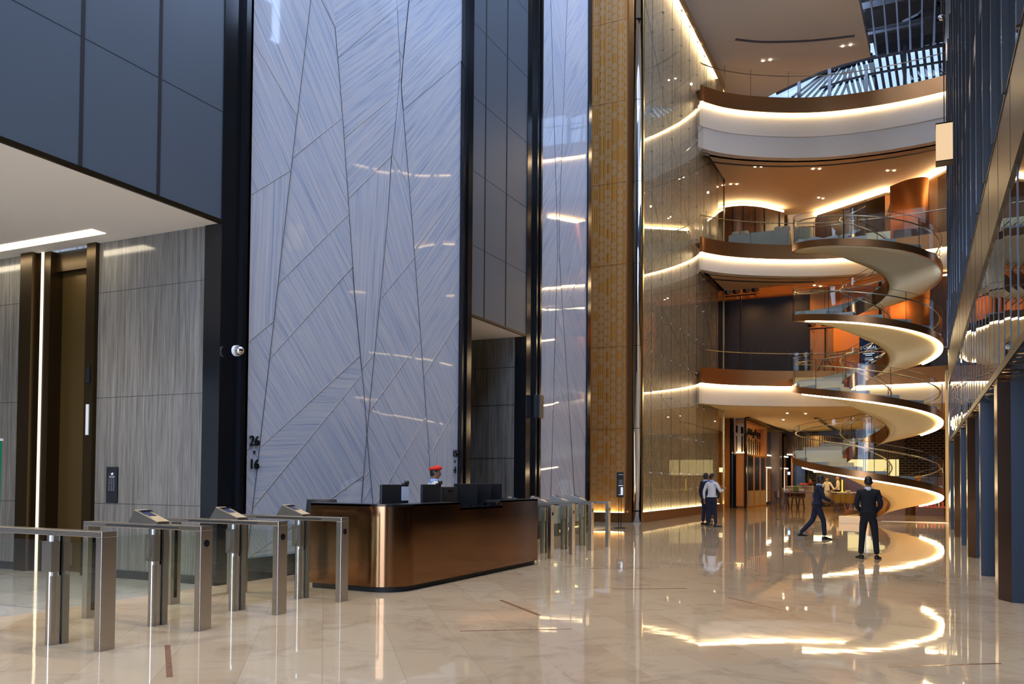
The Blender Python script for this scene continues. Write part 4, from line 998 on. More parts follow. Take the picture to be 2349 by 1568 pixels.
# ceiling track and lines
for (pa, pb, lab) in (((1716, 956), (1811, 991), 'dark ceiling light track running above the tall cabinets'), ((1872, 958), (1925, 990), 'dark ceiling light track seen through the stair glass')):
    p, r = atz(*pa, 5.11), atz(*pb, 5.11); q = MB(); d_ = r-p; n_ = Vector((-d_.y, d_.x, 0)).normalized()*.12
    q.prism([(p.x-n_.x, p.y-n_.y), (r.x-n_.x, r.y-n_.y), (r.x+n_.x, r.y+n_.y), (p.x+n_.x, p.y+n_.y)], 5.06, 5.118); tag(q.build('ceiling_track', M['black']), lab, 'light track')
# stone bowl counter with chefs, trays
bc = aty(1880, 1155, 56.4)
t = thing('stone_bar', 'rounded speckled stone bowl-shaped counter in front of the chefs', 'counter', (bc.x, 56.4, 0))
q = MB(); q.lathe((0, 0, 0), [(.35, 0), (.55, .08), (.78, .3), (.9, .6), (.95, .86)], 36, sx=1.05); q.build('bowl_base', M['granite'], t, smooth=True)
q = MB(); a = [(2.6*math.cos(k_*PI/16)-.0, .9*math.sin(-k_*PI/16)) for k_ in range(17)]; q.prism([(x+1.55, y+.2) for x, y in a][::-1], .86, .91); q.build('worktop', M['whiteplate'], t)
a = aty(1803, 1126, 54.5); b = aty(1863, 1113, 54.5)
t = thing('display_counter', 'low marble display counter with food behind the long wood table', 'counter', (a.x, 54.5, 0)); q = MB(); q.bx(0, b.x-a.x, 0, .8, 0, 1.22); q.build('body', M['granite'], t); q = MB(); q.bx(-.03, b.x-a.x+.03, -.03, .83, 1.22, 1.25); q.build('worktop', M['whiteplate'], t)
rr = random.Random(2)
p = aty(1849, 1115, 54.8); t = thing('meat_platter', 'platter heaped with red meat on the marble display counter', 'platter', (p.x, 54.8, 1.25))
q = MB(); q.lathe((0, 0, 0), [(.25, 0), (.42, .04), (.44, .05)], 24); q.build('plate', M['whiteplate'], t)
for i in range(14): q = MB(); q.ball((rr.uniform(-.32, .32), rr.uniform(-.15, .15), .09+rr.uniform(0, .08)), (.09, .06, .05), 8); q.build('meat_piece', M['meat'], t, smooth=True)
p = aty(1858.5, 1109, 54.7); t = thing('heat_lamp', 'small copper cone lamp above the display counter', 'lamp', (p.x, 54.7, 1.25))
q = MB(); q.lathe((0, 0, .12), [(.22, 0), (.03, .28), (.02, .3)], 20); q.build('lamp_shade', M['copper'], t, smooth=True); q = MB(); q.cyl((0, 0, .06), .12, .12, 14); q.build('base', M['black'], t)
p = aty(1932, 1122, 55.6); t = thing('heat_lamp_pole', 'bright yellow pole lamp on the counter right of the chefs', 'lamp', (p.x, 55.6, .91)); q = MB(); q.tube([(0, 0, 0), (0, 0, .75)], .04, 8); q.build('pole', M['yellow'], t); q = MB(); q.cyl((0, 0, .02), .1, .04, 12); q.build('base', M['yellow'], t)
for (px, m_, lab) in ((1945, M['whiteplate'], 'white tray stack on the counter edge right of the yellow pole'), (1903, M['chrome'], 'steel dish on the counter in front of the left chef')):
    p = aty(px, 1120, 55.8); q = MB(); q.lathe((p.x, 55.8, .91), [(.12, 0), (.16, .06), (.15, .09)], 16); tag(q.build('serving_dish', m_, smooth=True), lab, 'dish')

def table(name, x0, x1, y0, y1, h, lab, m, legw=.09):
    t = thing(name, lab, 'table', ((x0+x1)/2, (y0+y1)/2, 0)); a, b = (x1-x0)/2, (y1-y0)/2
    q = MB(); q.bx(-a, a, -b, b, h-.07, h); q.build('tabletop', m, t, bevel=.01)
    for sx in (-1, 1):
        for sy in (-1, 1): q = MB(); q.bx(sx*(a-.06)-legw/2, sx*(a-.06)+legw/2, sy*(b-.06)-legw/2, sy*(b-.06)+legw/2, 0, h-.07); q.build('leg', m, t)
    return t
def stool(x, y, rz, lab, sm=None, h=.62, back=.98, group='dining seats by the wood tables'):
    t = thing('bar_chair', lab, 'chair', (x, y, 0), rz, group)
    q = MB(); q.lathe((0, 0, h-.06), [(.15, 0), (.21, .02), (.22, .06)], 18); q.build('seat', sm or M['darkwood'], t)
    for k_ in range(4):
        a = PI/4+k_*PI/2; q = MB(); q.tube([(.13*math.cos(a), .13*math.sin(a), h-.05), (.23*math.cos(a), .23*math.sin(a), 0)], .022, 6); q.build('leg', M['darkwood'], t)
    q = MB(); q.tube([(.2*math.cos(a/8*2*PI), .2*math.sin(a/8*2*PI), .2) for a in range(8)], .012, 5, closed=True); q.build('foot_ring', M['copper'], t)
    q = MB(); n = 9
    P = []
    for zz in (h+.02, back):
        for rad in (.20, .225):
            for k_ in range(n): a = -PI*.15 + PI*1.3*k_/(n-1)+PI; P.append((rad*math.cos(a), rad*math.sin(a), zz))
    F = []
    for k_ in range(n-1): F += [(k_, k_+1, 2*n+k_+1, 2*n+k_), (n+k_, 3*n+k_, 3*n+k_+1, n+k_+1), (2*n+k_, 2*n+k_+1, 3*n+k_+1, 3*n+k_), (k_, n+k_, n+k_+1, k_+1)]
    q.add(P, F); q.build('backrest', sm or M['darkwood'], t)
    return t
a, b = atz(1795, 1166), atz(1864, 1166)
tx0 = aty(1795, 1130, 49.4).x; tx1 = aty(1866, 1130, 49.4).x
table('high_table', tx0, tx1, 49.4, 50.6, .95, 'long high wood table left of the walking man', M['wood'] if False else M['darkwood'])
for (px, Y, lab) in ((1786, 49.3, 'round-backed wood bar chair at the left end of the high table'), (1803, 50.9, 'round-backed bar chair tucked behind the left part of the high table'), (1822, 51.1, 'round-backed bar chair behind the middle of the high table'), (1838, 51.0, 'round-backed bar chair behind the right part of the high table')):
    p = aty(px, 1150, Y); stool(p.x, Y, 0 if px > 1790 else -1.2, lab)
p = aty(1826, 1128, 49.9); t = plant((p.x, 49.9, 1.25), 14, .28, 'table_plant', 'small green plant in a dark green glass vase on the high table', M['leaf'], (.14, .30, M['greenglass']), seed=9)
for i in range(10):
    p = aty(1799+2.4*i+(22 if i > 4 else 0), 1128, 49.8); q = MB(); q.lathe((p.x, 49.8, .95), [(.03, 0), (.008, .01), (.008, .07), (.035, .10), (.03, .16)], 10); tag(q.build('wine_glass', M['glass'] if False else M['paper'], smooth=True), 'small stemmed glass standing on the high table', 'glass', 'stemmed glasses on the high table')
# right-hand dining tables
tx0, tx1 = aty(1918, 1140, 49.5).x, aty(1962, 1140, 49.5).x
table('dining_table', tx0, tx1, 48.6, 49.8, .80, 'set dining table between the walking man and the standing man', M['darkwood'])
for i, (px, Y, rz, lab) in enumerate(((1922, 48.0, 0, 'yellow-backed dining chair at the left front of the set dining table'), (1936, 48.0, 0, 'yellow-backed dining chair at the middle front of the set dining table'), (1951, 47.6, 0, 'yellow-backed dining chair at the right front, nearest the standing man'), (1928, 50.6, PI, 'yellow-backed dining chair on the far side of the set dining table'))):
    p = aty(px, 1150, Y); stool(p.x, Y, rz, lab, M['seatyellow'], .45, .88)
for i in range(8):
    p = aty(1922+4.6*i, 1128, 49.1+.1*(i % 2)); q = MB(); q.lathe((p.x, 49.1+.1*(i % 2), .80), [(.03, 0), (.008, .01), (.008, .07), (.035, .10), (.03, .16)], 10); tag(q.build('wine_glass', M['paper'], smooth=True), 'small stemmed glass on the set dining table', 'glass', 'stemmed glasses on the set dining table')
q = MB(); p, r = atz(1924, 1200), atz(1973, 1200); q.bx(p.x, r.x, p.y, p.y+.5, 0, .27); tag(q.build('step_plinth', M['plaster'], bevel=.01), 'low pale marble block on the floor left of the standing man', 'plinth')
# orchids and red-glowing shelf behind the stair
p = aty(2088, 1100, 44.5)
t = thing('orchid_plant', 'orange orchids on thin stems in a bowl behind the stair', 'plant', (p.x, 44.5, .0))
q = MB(); q.cyl((0, 0, .45), .22, .9, 20); q.build('pedestal', M['darkwood'], t)
q = MB(); q.lathe((0, 0, .9), [(.12, 0), (.2, .08), (.16, .16)], 20); q.build('pot', M['brass'], t)
rr = random.Random(3)
for k_ in range(4):
    q = MB(); pts = [(0, 0, 1.05)]; a = rr.uniform(0, 6)
    ex, ey = rr.uniform(-.35, .35), rr.uniform(-.2, .2)
    pts = [(ex*f_*f_, ey*f_*f_, 1.05+.75*f_-.08*f_**4) for f_ in (0, .25, .5, .75, 1)]; q.tube(pts, .006, 5); o = q.build('stem', M['leaf'], t)
    q = MB()
    for j_ in range(7):
        c_ = Vector(pts[-1])+Vector((rr.uniform(-.14, .14), rr.uniform(-.1, .1), rr.uniform(-.12, .08)))
        for z_ in range(5): a = z_*2*PI/5; q.ball(c_+Vector((.035*math.cos(a), 0, .035*math.sin(a))), (.028, .008, .028), 6)
    q.build('blossom', M['petal'], o, smooth=True)
a, b = atz(2095, 1190), atz(2168, 1190)
t = thing('red_display_shelf', 'low shelf of red-glowing bottles on the floor at the far right', 'shelf', (a.x, 44.6, 0))
q = MB(); q.bx(0, 1.5, 0, .4, .35, .40); q.build('shelf_board', M['redglow'], t)
for x_ in (0, 1.46): q = MB(); q.bx(x_, x_+.04, 0, .4, 0, .35); q.build('leg', M['darkwood'], t)
for k_ in range(9): q = MB(); q.cyl((.1+.16*k_, .15, .51), .045, .22, 10); q.build('bottle', M['redglow'] if k_ % 3 else M['brass'], t)
# warm lamps of the rooms
def spot(n, x, y, z, e, size=.5, col=WARM): spotlamp(n, (x, y, z+.06), e*2.2, col)
for i, (x, y) in enumerate(((-10, 46.5), (-7, 46), (-3.5, 46), (0, 46), (-7.5, 52.5), (-4.5, 53), (-.5, 53), (-6.5, 58), (-3, 58.5), (.5, 59), (-6.5, 62.6), (-3.6, 54.9), (-2, 40.5))): spot('restaurant_lamp', x, y, 5.0, 55 if y != 54.9 else 110)
for (x, y) in ((-8, 45.5), (-4.5, 46.5), (-2.6, 44.2)): spot('middle_room_lamp', x, y, 17.0, 120, col=(1, .55, .22))
for (x, y) in ((-8, 44.8), (-5.8, 45), (-3, 44.6), (-2.0, 43.9)): spot('lower_room_lamp', x, y, 11.25, 60, col=(1, .5, .2))
for x in (-8, -6, -3.5): spot('screen_room_lamp', x, 48.6, 12.0, 160, col=(1, .55, .22))
for (x, y) in ((-7.5, 43.6), (-4, 45), (-1, 45)): spot('top_room_fill', x, y, 22.2, 120, col=(1, .72, .45))  # spots added to brighten the top ceiling by bounce
for (x, y) in ((-11, 6.5), (-12, 3), (-10.2, 0)): spot('lobby_lamp', x, y, 5.0, 85, col=(1, .84, .62))

# ================================================================== TURNSTILES
XT = -6.40
def turnstile(y, label, reader=True, first=False):
    t = thing('turnstile', label, 'turnstile', (XT, y, 0), 0, 'turnstiles in the row before the desk' if y < 9 else 'turnstiles beyond the desk')
    w = .155
    def post(x0, x1, ww=w): return MB().bx(x0, x1, -ww/2, ww/2, 0, .985)
    q = post(-.075, 0); o = q.build('post', M['steel'], t, bevel=.003)
    if not first:
        q = MB(); q.cyl((.001, -.0, .86), .036, .004, 20, axis='X'); q.build('sensor_window', M['black'], t)
    q = MB(); q.bx(-1.70, 0, -w/2, w/2, .985, 1.035); q.build('top_rail', M['steel'], t, bevel=.004)
    if not first:
        q = MB(); q.bx(-1.35, -.30, -w/2-.002, -w/2+.01, 1.0, 1.016); q.build('light_slot', M['redglow'] if False else M['plastic'], t)
    q = post(-1.70, -1.625); o = q.build('post', M['steel'], t, bevel=.003)
    q = MB(); q.bx(-1.628, -1.620, -.02, .02, .08, .9); q.build('post_slot', M['black'], o)
    # centre pivot post: round column with sleeve, twin square column behind
    q = MB(); q.cyl((-.67, -.045, .33), .052, .66, 20); q.bx(-.67, -.62, -.09, 0, 0, .62); o = q.build('pivot_post', M['steel'], t)
    q = MB(); q.cyl((-.67, -.045, .82), .056, .33, 20); q.bx(-.735, -.605, -.11, -.03, .66, .93); q.build('pivot_sleeve', M['steelside'], o)
    q = MB(); q.bx(-.73, -.60, .01, .075, 0, .985); q.build('twin_post', M['steelside'], t)
    q = MB(); q.bx(-.61, -.075, -.006, .006, .09, .93); q.build('glass_panel', M['greenishglass'], t)
    q = MB(); q.bx(-1.63, -.74, -.006, .006, .30, .93); q.build('glass_panel', M['greenishglass'], t)
    # swing wings into the lanes
    for s1 in (((-1,) if not first else ()) + ((1,))):
        q = MB(); q.bx(-.674, -.664, min(s1*.11, s1*.50), max(s1*.11, s1*.50), .32, .93); q.build('glass_wing', M['greenishglass'], t)
        q = MB(); q.bx(-.69, -.65, min(s1*.085, s1*.13), max(s1*.085, s1*.13), .70, .90); q.build('wing_clamp', M['steel'], t)
    if reader:
        q = MB(); x0, x1 = -1.03, -.60; hz = 1.035; ww = w/2-.004
        P = [(x0, -ww, hz), (x0, ww, hz), (x1, ww, hz), (x1, -ww, hz), (x0+.10, -ww, hz+.135), (x0+.10, ww, hz+.135), (x0+.17, ww, hz+.135), (x0+.17, -ww, hz+.135), (x1, -ww, hz+.022), (x1, ww, hz+.022)]
        q.add(P, [(0, 3, 8, 7, 4), (1, 5, 6, 9, 2), (0, 4, 5, 1), (3, 2, 9, 8), (0, 1, 2, 3)], 0)
        q.add([P[4], P[7], P[6], P[5]], [(0, 1, 2, 3)], 0)
        o = q.build('card_reader', M['steelside'], t)
        # sloped face plate and its screen
        a, b = Vector((x0+.10, 0, hz+.138)), Vector((x1, 0, hz+.025)); L_ = (b-a).length; ang = math.atan2(a.z-b.z, b.x-a.x)
        R_ = Matrix.Rotation(ang, 3, 'Y')
        q = MB(); q.box((a+b)/2, (L_, w-.006, .006), M=R_); q.build('face_plate', M['readerplate'], o)
        q = MB(); q.box(a+(b-a)*.36+Vector((0, 0, .005)), (L_*.40, w*.62, .004), M=R_); q.build('display', M['screenlcd'], o)
    return t
turnstile(5.21, 'nearest turnstile at the lower left, a plain rail without card reader', False, True)
turnstile(6.34, 'second turnstile from the near end, with card reader in front of the keypad wall')
turnstile(7.465, 'third turnstile from the near end, with card reader beside the black pier')
turnstile(8.60, 'fourth turnstile, the one standing next to the left end of the reception desk')
turnstile(15.20, 'first turnstile beyond the desk, partly hidden behind the desk end')
turnstile(16.31, 'second turnstile beyond the desk, with card reader')
turnstile(17.43, 'third turnstile beyond the desk, with card reader')
turnstile(18.55, 'farthest turnstile of the row, nearest to the black sign stand')
t = thing('gate_cabinet', 'flat steel and glass gate housing behind the fourth turnstile', 'gate housing', (-8.1, 8.2, 0))
q = MB(); q.bx(-.06, .0, -.25, .25, .02, .98); q.build('panel', M['greenishglass'], t); q = MB(); q.bx(-.07, .01, .25, .38, 0, .99); q.build('post', M['steel'], t)

# ================================================================== RECEPTION DESK
t = thing('reception_desk', 'long glossy bronze reception desk with rounded corner and lowered counter', 'reception desk', (-6.2, 9.45, 0))
H0, HZ = .075, 1.17
rad = .42
def outl(off):                                        # outer face path: left end -> corner -> right end
    P = [Vector((-1.42, off)), Vector((-.62, off)), Vector((-rad, off))]
    r = rad-off
    for k_ in range(1, 13):
        a = -PI/2+PI/2*k_/12; P.append(Vector((-rad+r*math.cos(a), rad+r*math.sin(a))))
    P += [Vector((-off, 1.72)), Vector((-off, 3.15)), Vector((-off, 4.58)), Vector((-off-.10, 4.62)), Vector((-1.0, 4.62))]
    return P
N_ = 3+12
def panel(name, i0, i1, z0, z1, m, t0=0.0, t1=.05):
    a, b = outl(t0), outl(t1); q = MB(); n = i1-i0+1
    P = [(p.x, p.y, z0) for p in a[i0:i1+1]]+[(p.x, p.y, z1) for p in a[i0:i1+1]]+[(p.x, p.y, z0) for p in b[i0:i1+1]]+[(p.x, p.y, z1) for p in b[i0:i1+1]]
    F = []
    for k_ in range(n-1): F += [(k_, k_+1, n+k_+1, n+k_), (2*n+k_+1, 2*n+k_, 3*n+k_, 3*n+k_+1), (n+k_, n+k_+1, 3*n+k_+1, 3*n+k_), (k_+1, k_, 2*n+k_, 2*n+k_+1)]
    F += [(0, n, 3*n, 2*n), (n-1, 3*n-1, 4*n-1, 2*n-1)]
    q.add(P, F); return q.build(name, m, t, smooth=(name == 'corner_panel'))
panel('side_panel', 0, 1, H0, HZ, M['deskbronze'])
o = panel('corner_panel', 1, N_-1, H0, HZ, M['deskcorner']); 
e = o.modifiers.new('es', 'EDGE_SPLIT'); e.split_angle = math.radians(30)
a_ = N_-1
panel('front_panel', a_, a_+1, H0, HZ, M['deskbronze']); panel('front_panel', a_+1, a_+2, H0, HZ-.085, M['deskbronze']); panel('front_panel', a_+2, a_+3, H0, HZ, M['deskbronze'])
panel('end_panel', a_+3, a_+5, H0, HZ, M['deskbronze'])
panel('plinth', 0, a_+5, 0, H0, M['blackmatte'], .06, .12)
a = outl(.05); b = outl(.34)
q = MB(); n = a_+6
def cap_(i0, i1, z, m, nm):
    q = MB(); A, B = outl(.0), outl(.32); k = i1-i0+1
    B = [Vector((max(min(p.x, -.32), -1.42), max(min(p.y, 4.30), .32))) for p in B]
    P = [(p.x, p.y, z) for p in A[i0:i1+1]]+[(p.x, p.y, z) for p in B[i0:i1+1]]+[(p.x, p.y, z-.03) for p in A[i0:i1+1]]+[(p.x, p.y, z-.03) for p in B[i0:i1+1]]
    F = []
    for j_ in range(k-1): F += [(j_, j_+1, k+j_+1, k+j_), (2*k+j_+1, 2*k+j_, 3*k+j_, 3*k+j_+1), (j_, 2*k+j_, 2*k+j_+1, j_+1), (k+j_+1, 3*k+j_+1, 3*k+j_, k+j_)]
    F += [(0, k, 3*k, 2*k), (k-1, 3*k-1, 4*k-1, 2*k-1)]
    return q.add(P, F).build(nm, m, t)
cap_(0, a_+1, HZ+.004, M['greydark'], 'counter_top'); cap_(a_+1, a_+2, HZ-.083, M['black'], 'counter_top'); cap_(a_+2, a_+5, HZ+.004, M['greydark'], 'counter_top')
q = MB(); q.bx(-1.42, -.15, .45, 4.45, .70, .735); q.build('work_surface', M['greydark'], t)
q = MB(); q.bx(-1.40, -1.36, .1, .9, .08, .7); q.bx(-1.40, -.1, 4.48, 4.52, .08, .7); q.build('inner_panel', M['greydark'], t)

def monitor(px, Y_or, w, h, ztop, rz, label, kind=0):
    p = Vector((-6.72, Y_or, ztop-h/2)); base_z = .735
    t = thing('monitor', label, 'monitor', (p.x, p.y, base_z), rz, 'monitors along the reception desk')
    c = ztop-h/2-base_z
    q = MB(); q.bx(-.02, .02, -w/2, w/2, c-h/2, c+h/2); q.build('screen_housing', M['monitor'], t, bevel=.008)
    q = MB(); q.bx(-.024, -.018, -w/2+.015, w/2-.015, c-h/2+.015, c+h/2-.015); q.build('screen', M['screenlcd'], t)
    if kind == 1:
        q = MB(); q.bx(.02, .026, -.06, .06, c+h*.25, c+h*.31); q.build('badge', M['black'], t)
    else:
        q = MB(); q.cyl((.022, w*.18, c-h*.36), .025, .01, 12, axis='X'); q.build('badge', M['chrome'], t)
    q = MB(); q.bx(-.03, .0, -.04, .04, .0, c); q.cyl((-.03, 0, .01), .12, .02, 24); q.build('stand', M['monitor'], t)
    return t
ym = [atx(905, 1110, -6.72).y, atx(989, 1110, -6.72).y, atx(1031, 1116, -6.72).y, atx(1068, 1109, -6.72).y, atx(1102, 1109, -6.72).y, atx(1131, 1109, -6.72).y]
m1 = monitor(0, ym[0], .60, .40, 1.435, -.10, 'large black monitor nearest the rounded desk corner, with a paper note taped on', 0)
q = MB(); q.bx(.024, .027, .13, .29, .47, .67); q.build('note', M['paper'], m1)
def webcam(mm, y, z):
    q = MB(); q.bx(-.03, .03, y-.05, y+.05, z, z+.02); q.cyl((.02, y, z+.035), .02, .06, 10, axis='X'); return q.build('webcam', M['plastic'], mm)
webcam(m1, .25, .70)
m2 = monitor(0, ym[1], .47, .42, 1.435, -.12, 'black monitor directly in front of the man in the red beret'); webcam(m2, .2, .70)
monitor(0, ym[2], .42, .30, 1.395, -.05, 'smaller low monitor right of the man in the red beret', 1)
monitor(0, ym[3], .50, .40, 1.445, -.32, 'first of the three adjoining black monitors over the lowered counter')
monitor(0, ym[4], .47, .40, 1.445, -.32, 'middle one of the three adjoining black monitors')
monitor(0, ym[5], .42, .40, 1.445, -.32, 'last of the three adjoining black monitors, at the desk end')
q = MB(); q.bx(-7.5, -7.3, 14.4, 14.6, 1.03, 1.1)
# desk chair
cp = atz(712, 1318); 
t = thing('office_chair', 'black swivel office chair behind the left end of the desk', 'chair', (-8.28, 10.42, 0), .9)
q = MB(); q.box((0, 0, .47), (.50, .50, .10)); q.build('seat', M['blackmatte'], t, bevel=.04)
q = MB(); n = 8; P = []
for k_ in range(n+1):
    z = .58+.62*k_/n; y = -.24-.10*math.sin(PI*k_/n*.8)
    for (dx, dy) in ((-.25, .04), (0, -.02), (.25, .04), (.25, -.03), (0, -.08), (-.25, -.03)): P.append((dx*(1-.15*(k_/n)**3), y+dy, z))
F = [(k_*6+j_, (k_+1)*6+j_, (k_+1)*6+(j_+1) % 6, k_*6+(j_+1) % 6) for k_ in range(n) for j_ in range(6)]+[(0, 1, 2, 3, 4, 5), tuple(6*n+5-j_ for j_ in range(6))]
q.add(P, F); q.build('backrest', M['blackmatte'], t, smooth=True)
for s1 in (-1, 1): q = MB(); q.tube([(s1*.27, -.15, .5), (s1*.30, -.15, .68), (s1*.30, .15, .70)], .022, 6); q.build('armrest', M['plastic'], t)
q = MB(); q.cyl((0, 0, .27), .035, .34, 12); q.build('column', M['chrome'], t)
for k_ in range(5):
    a = 2*PI*k_/5+.3; q = MB(); q.tube([(0, 0, .14), (.30*math.cos(a), .30*math.sin(a), .09)], [.025, .016], 6); o = q.build('leg', M['chrome'], t)
    q = MB(); q.cyl((.30*math.cos(a), .30*math.sin(a), .035), .033, .04, 12, axis='X'); q.build('caster', M['plastic'], o)

# ---- sign stand, numbers, small wall things
sp = atz(1422, 1211)
t = thing('sign_stand', 'slim black sign stand with two lit text panels near the gold wall', 'sign', (sp.x, sp.y, 0), math.radians(20))
q = MB(); q.bx(-.16, .16, -.12, .12, 0, .025); q.build('base', M['blackmatte'], t)
for s1 in (-1, 1): q = MB(); q.tube([(s1*.035, 0, .02), (s1*.035, 0, .98)], .012, 6); q.build('pole', M['black'], t)
q = MB(); q.bx(-.11, .11, -.03, .03, .98, 1.78); q.build('panel', M['blackmatte'], t)
q = MB(); q.bx(-.055, .095, -.034, -.03, 1.05, 1.37); q.build('notice', M['monitor'], t)
q = MB(); q.bx(.02, .09, -.037, -.034, 1.06, 1.30); q.bx(-.05, .09, -.037, -.034, 1.345, 1.365); q.bx(-.05, .08, -.037, -.034, 1.055, 1.068); q.build('notice_print', M['text'], t)
q = MB(); q.bx(-.05, .09, -.034, -.03, 1.69, 1.705)
for k_ in range(4): q.bx(-.04, .08, -.034, -.03, 1.52-.035*k_, 1.526-.035*k_)
q.build('heading', M['whiteplate'], t)
def wallnum(lines, y, ztop, size, label):
    t = thing('floor_range_sign', label, 'sign', (XW+.03, y, ztop))
    for (s, z) in lines: o = text(s, size, (0, 0, z-ztop), t, M['black'], rot=(PI/2, 0, PI/2), ext=.012, name='digits')
    return t
wallnum([('26', 1.99), ("'", 1.765), ('16', 1.645)], 9.69, 2.16, .21, 'raised dark floor numbers 26 to 16 at the left edge of the marble wall')
wallnum([('15', 1.99), ("'", 1.765), ('4', 1.645)], 15.72, 2.16, .21, 'raised dark floor numbers 15 to 4 at the right edge of the marble wall')
def dome(loc, label, ax='X', r=.065):
    t = thing('security_camera', label, 'camera', loc)
    q = MB(); q.cyl((0, 0, 0), r*1.2, .05, 20, axis=ax); q.build('base', M['whiteplate'], t)
    q = MB(); q.ball((.05 if ax == 'X' else 0, 0, 0 if ax == 'X' else -.05), r, 16); q.build('dome', M['chrome'], t, smooth=True)
dome((XW+.14, 9.18, 3.32), 'small silver dome camera on the black pier left of the marble')
q = MB(); q.bx(XW+.06, XW+.22, 19.72, 19.98, 3.09, 3.68); tag(q.build('wall_speaker', M['monitor'], bevel=.01), 'black box speaker on the pier between alcove and far marble', 'speaker')
p = aty(2160, 38, 40); dome((p.x, 40, p.z), 'small dome camera high at the upper right by the black void', 'Z', .12)
r__ = [o for o in bpy.data.objects if o.get('label', '').startswith('small dome camera high')][0]
q = MB(); q.tube([(0, 0, 0), (0, 0, 24.2-p.z)], .03, 6); q.build('stem', M['ductgrey'], r__)
q = MB(); a = aty(3, 1062, 6.5); q.bx(a.x-.45, a.x, 6.48, 6.5, 1.0, 1.93); t = thing('green_sign', 'green notice board cut off by the left edge of the picture', 'sign'); q.build('board', M['greensign'], t)
q = MB(); q.bx(a.x-.45, a.x+.01, 6.47, 6.51, 1.93, 1.96); q.bx(a.x-.25, a.x-.21, 6.48, 6.52, 0, 1.0); q.build('frame', M['whiteplate'], t)

# ================================================================== PEOPLE
def skinmesh(name, V, Ed, R, m, parent, sub=2, root=0, extra=None, smooth=True):
    me = bpy.data.meshes.new(name); me.from_pydata([tuple(v) for v in V], Ed, [])
    o = bpy.data.objects.new(name, me); COL.objects.link(o)
    sk = o.modifiers.new('skin', 'SKIN'); sk.use_smooth_shade = True
    if not me.skin_vertices: 
        bm = bmesh.new(); bm.from_mesh(me); bm.verts.layers.skin.verify(); bm.to_mesh(me); bm.free()
    for i, sv in enumerate(me.skin_vertices[0].data):
        r = R[i]; sv.radius = (r, r) if isinstance(r, (int, float)) else r; sv.use_root = (i == root)
    s = o.modifiers.new('sub', 'SUBSURF'); s.levels = sub; s.render_levels = sub
    dg = bpy.context.evaluated_depsgraph_get(); dg.update()
    me2 = bpy.data.meshes.new_from_object(o.evaluated_get(dg)); bpy.data.objects.remove(o)
    if extra is not None:
        bm = bmesh.new(); bm.from_mesh(me2)
        vs = [bm.verts.new(v) for v in extra.v]
        for f_ in extra.f:
            try: bm.faces.new([vs[i] for i in f_])
            except ValueError: pass
        bmesh.ops.recalc_face_normals(bm, faces=bm.faces); bm.to_mesh(me2); bm.free()
    for p in me2.polygons: p.use_smooth = smooth
    me2.materials.clear(); me2.materials.append(m)
    o = bpy.data.objects.new(name, me2); COL.objects.link(o); o.parent = parent; return o
def head_mesh(c, R_, s=1.0):
    q = MB(); n, m_ = 28, 22; P = []
    for i in range(m_+1):
        t = PI*i/m_; z = -math.cos(t)                    # -1 chin .. 1 crown
        for k in range(n):
            a = 2*PI*k/n; x, y = math.sin(t)*math.sin(a), math.sin(t)*math.cos(a)      # y forward
            w_, d_, h_ = .078, .098, .118
            if z < 0: w_ *= 1-.28*z*z; 
            X, Y, Z = x*w_, y*d_, z*h_
            if y > 0: 
                Y *= .93
                if -.75 < z < .1 and abs(x) < .22: Y += .022*max(0, 1-abs(x)/.22)*max(0, 1-abs(z+.22)/.38)     # nose
                if -.95 < z < -.55 and abs(x) < .45: Y += .012*(1-abs(x)/.45)                                   # mouth and chin
                if .02 < z < .2 and .12 < abs(x) < .55: Y -= .006
            else: Y *= 1.02 if z > -.2 else .86
            P.append(Vector((X, Y, Z)))
    F = [(i*n+k, i*n+(k+1) % n, (i+1)*n+(k+1) % n, (i+1)*n+k) for i in range(m_) for k in range(n)]
    q.add([Vector(c)+R_ @ (p*s) for p in P], F)
    for sx in (-1, 1):
        q.ball(Vector(c)+R_ @ Vector((sx*.078*s, -.008*s, -.01*s)), (.010*s, .018*s, .030*s), 10, M=R_)
    return q
def hair_mesh(c, R_, s=1.0, low=-.15, full=1.035):
    q = MB(); n, m_ = 28, 14; P = []
    t0 = math.acos(-low) 
    for i in range(m_+1):
        f_ = i/m_
        for k in range(n):
            a = 2*PI*k/n; fr = max(0, math.cos(a))
            ca_ = math.cos(a); lo = -.10+.72*min(1, ca_*1.5) if ca_ > 0 else -.10+(low*1.7+.10)*(-ca_)**.7
            zz = lo+(1-lo)*f_; st_ = math.sqrt(max(0, 1-zz*zz))
            tp = 1-.30*zz*zz if zz < 0 else 1; P.append(Vector((st_*math.sin(a)*.080*full*tp, (st_*math.cos(a)*.098*(.96 if math.cos(a) > 0 else 1.02*(1 if zz > -.2 else .95)))*full, zz*.119*full)))
    q.add([Vector(c)+R_ @ (p*s) for p in P], [(i*n+k, i*n+(k+1) % n, (i+1)*n+(k+1) % n, (i+1)*n+k) for i in range(m_) for k in range(n)])
    return q
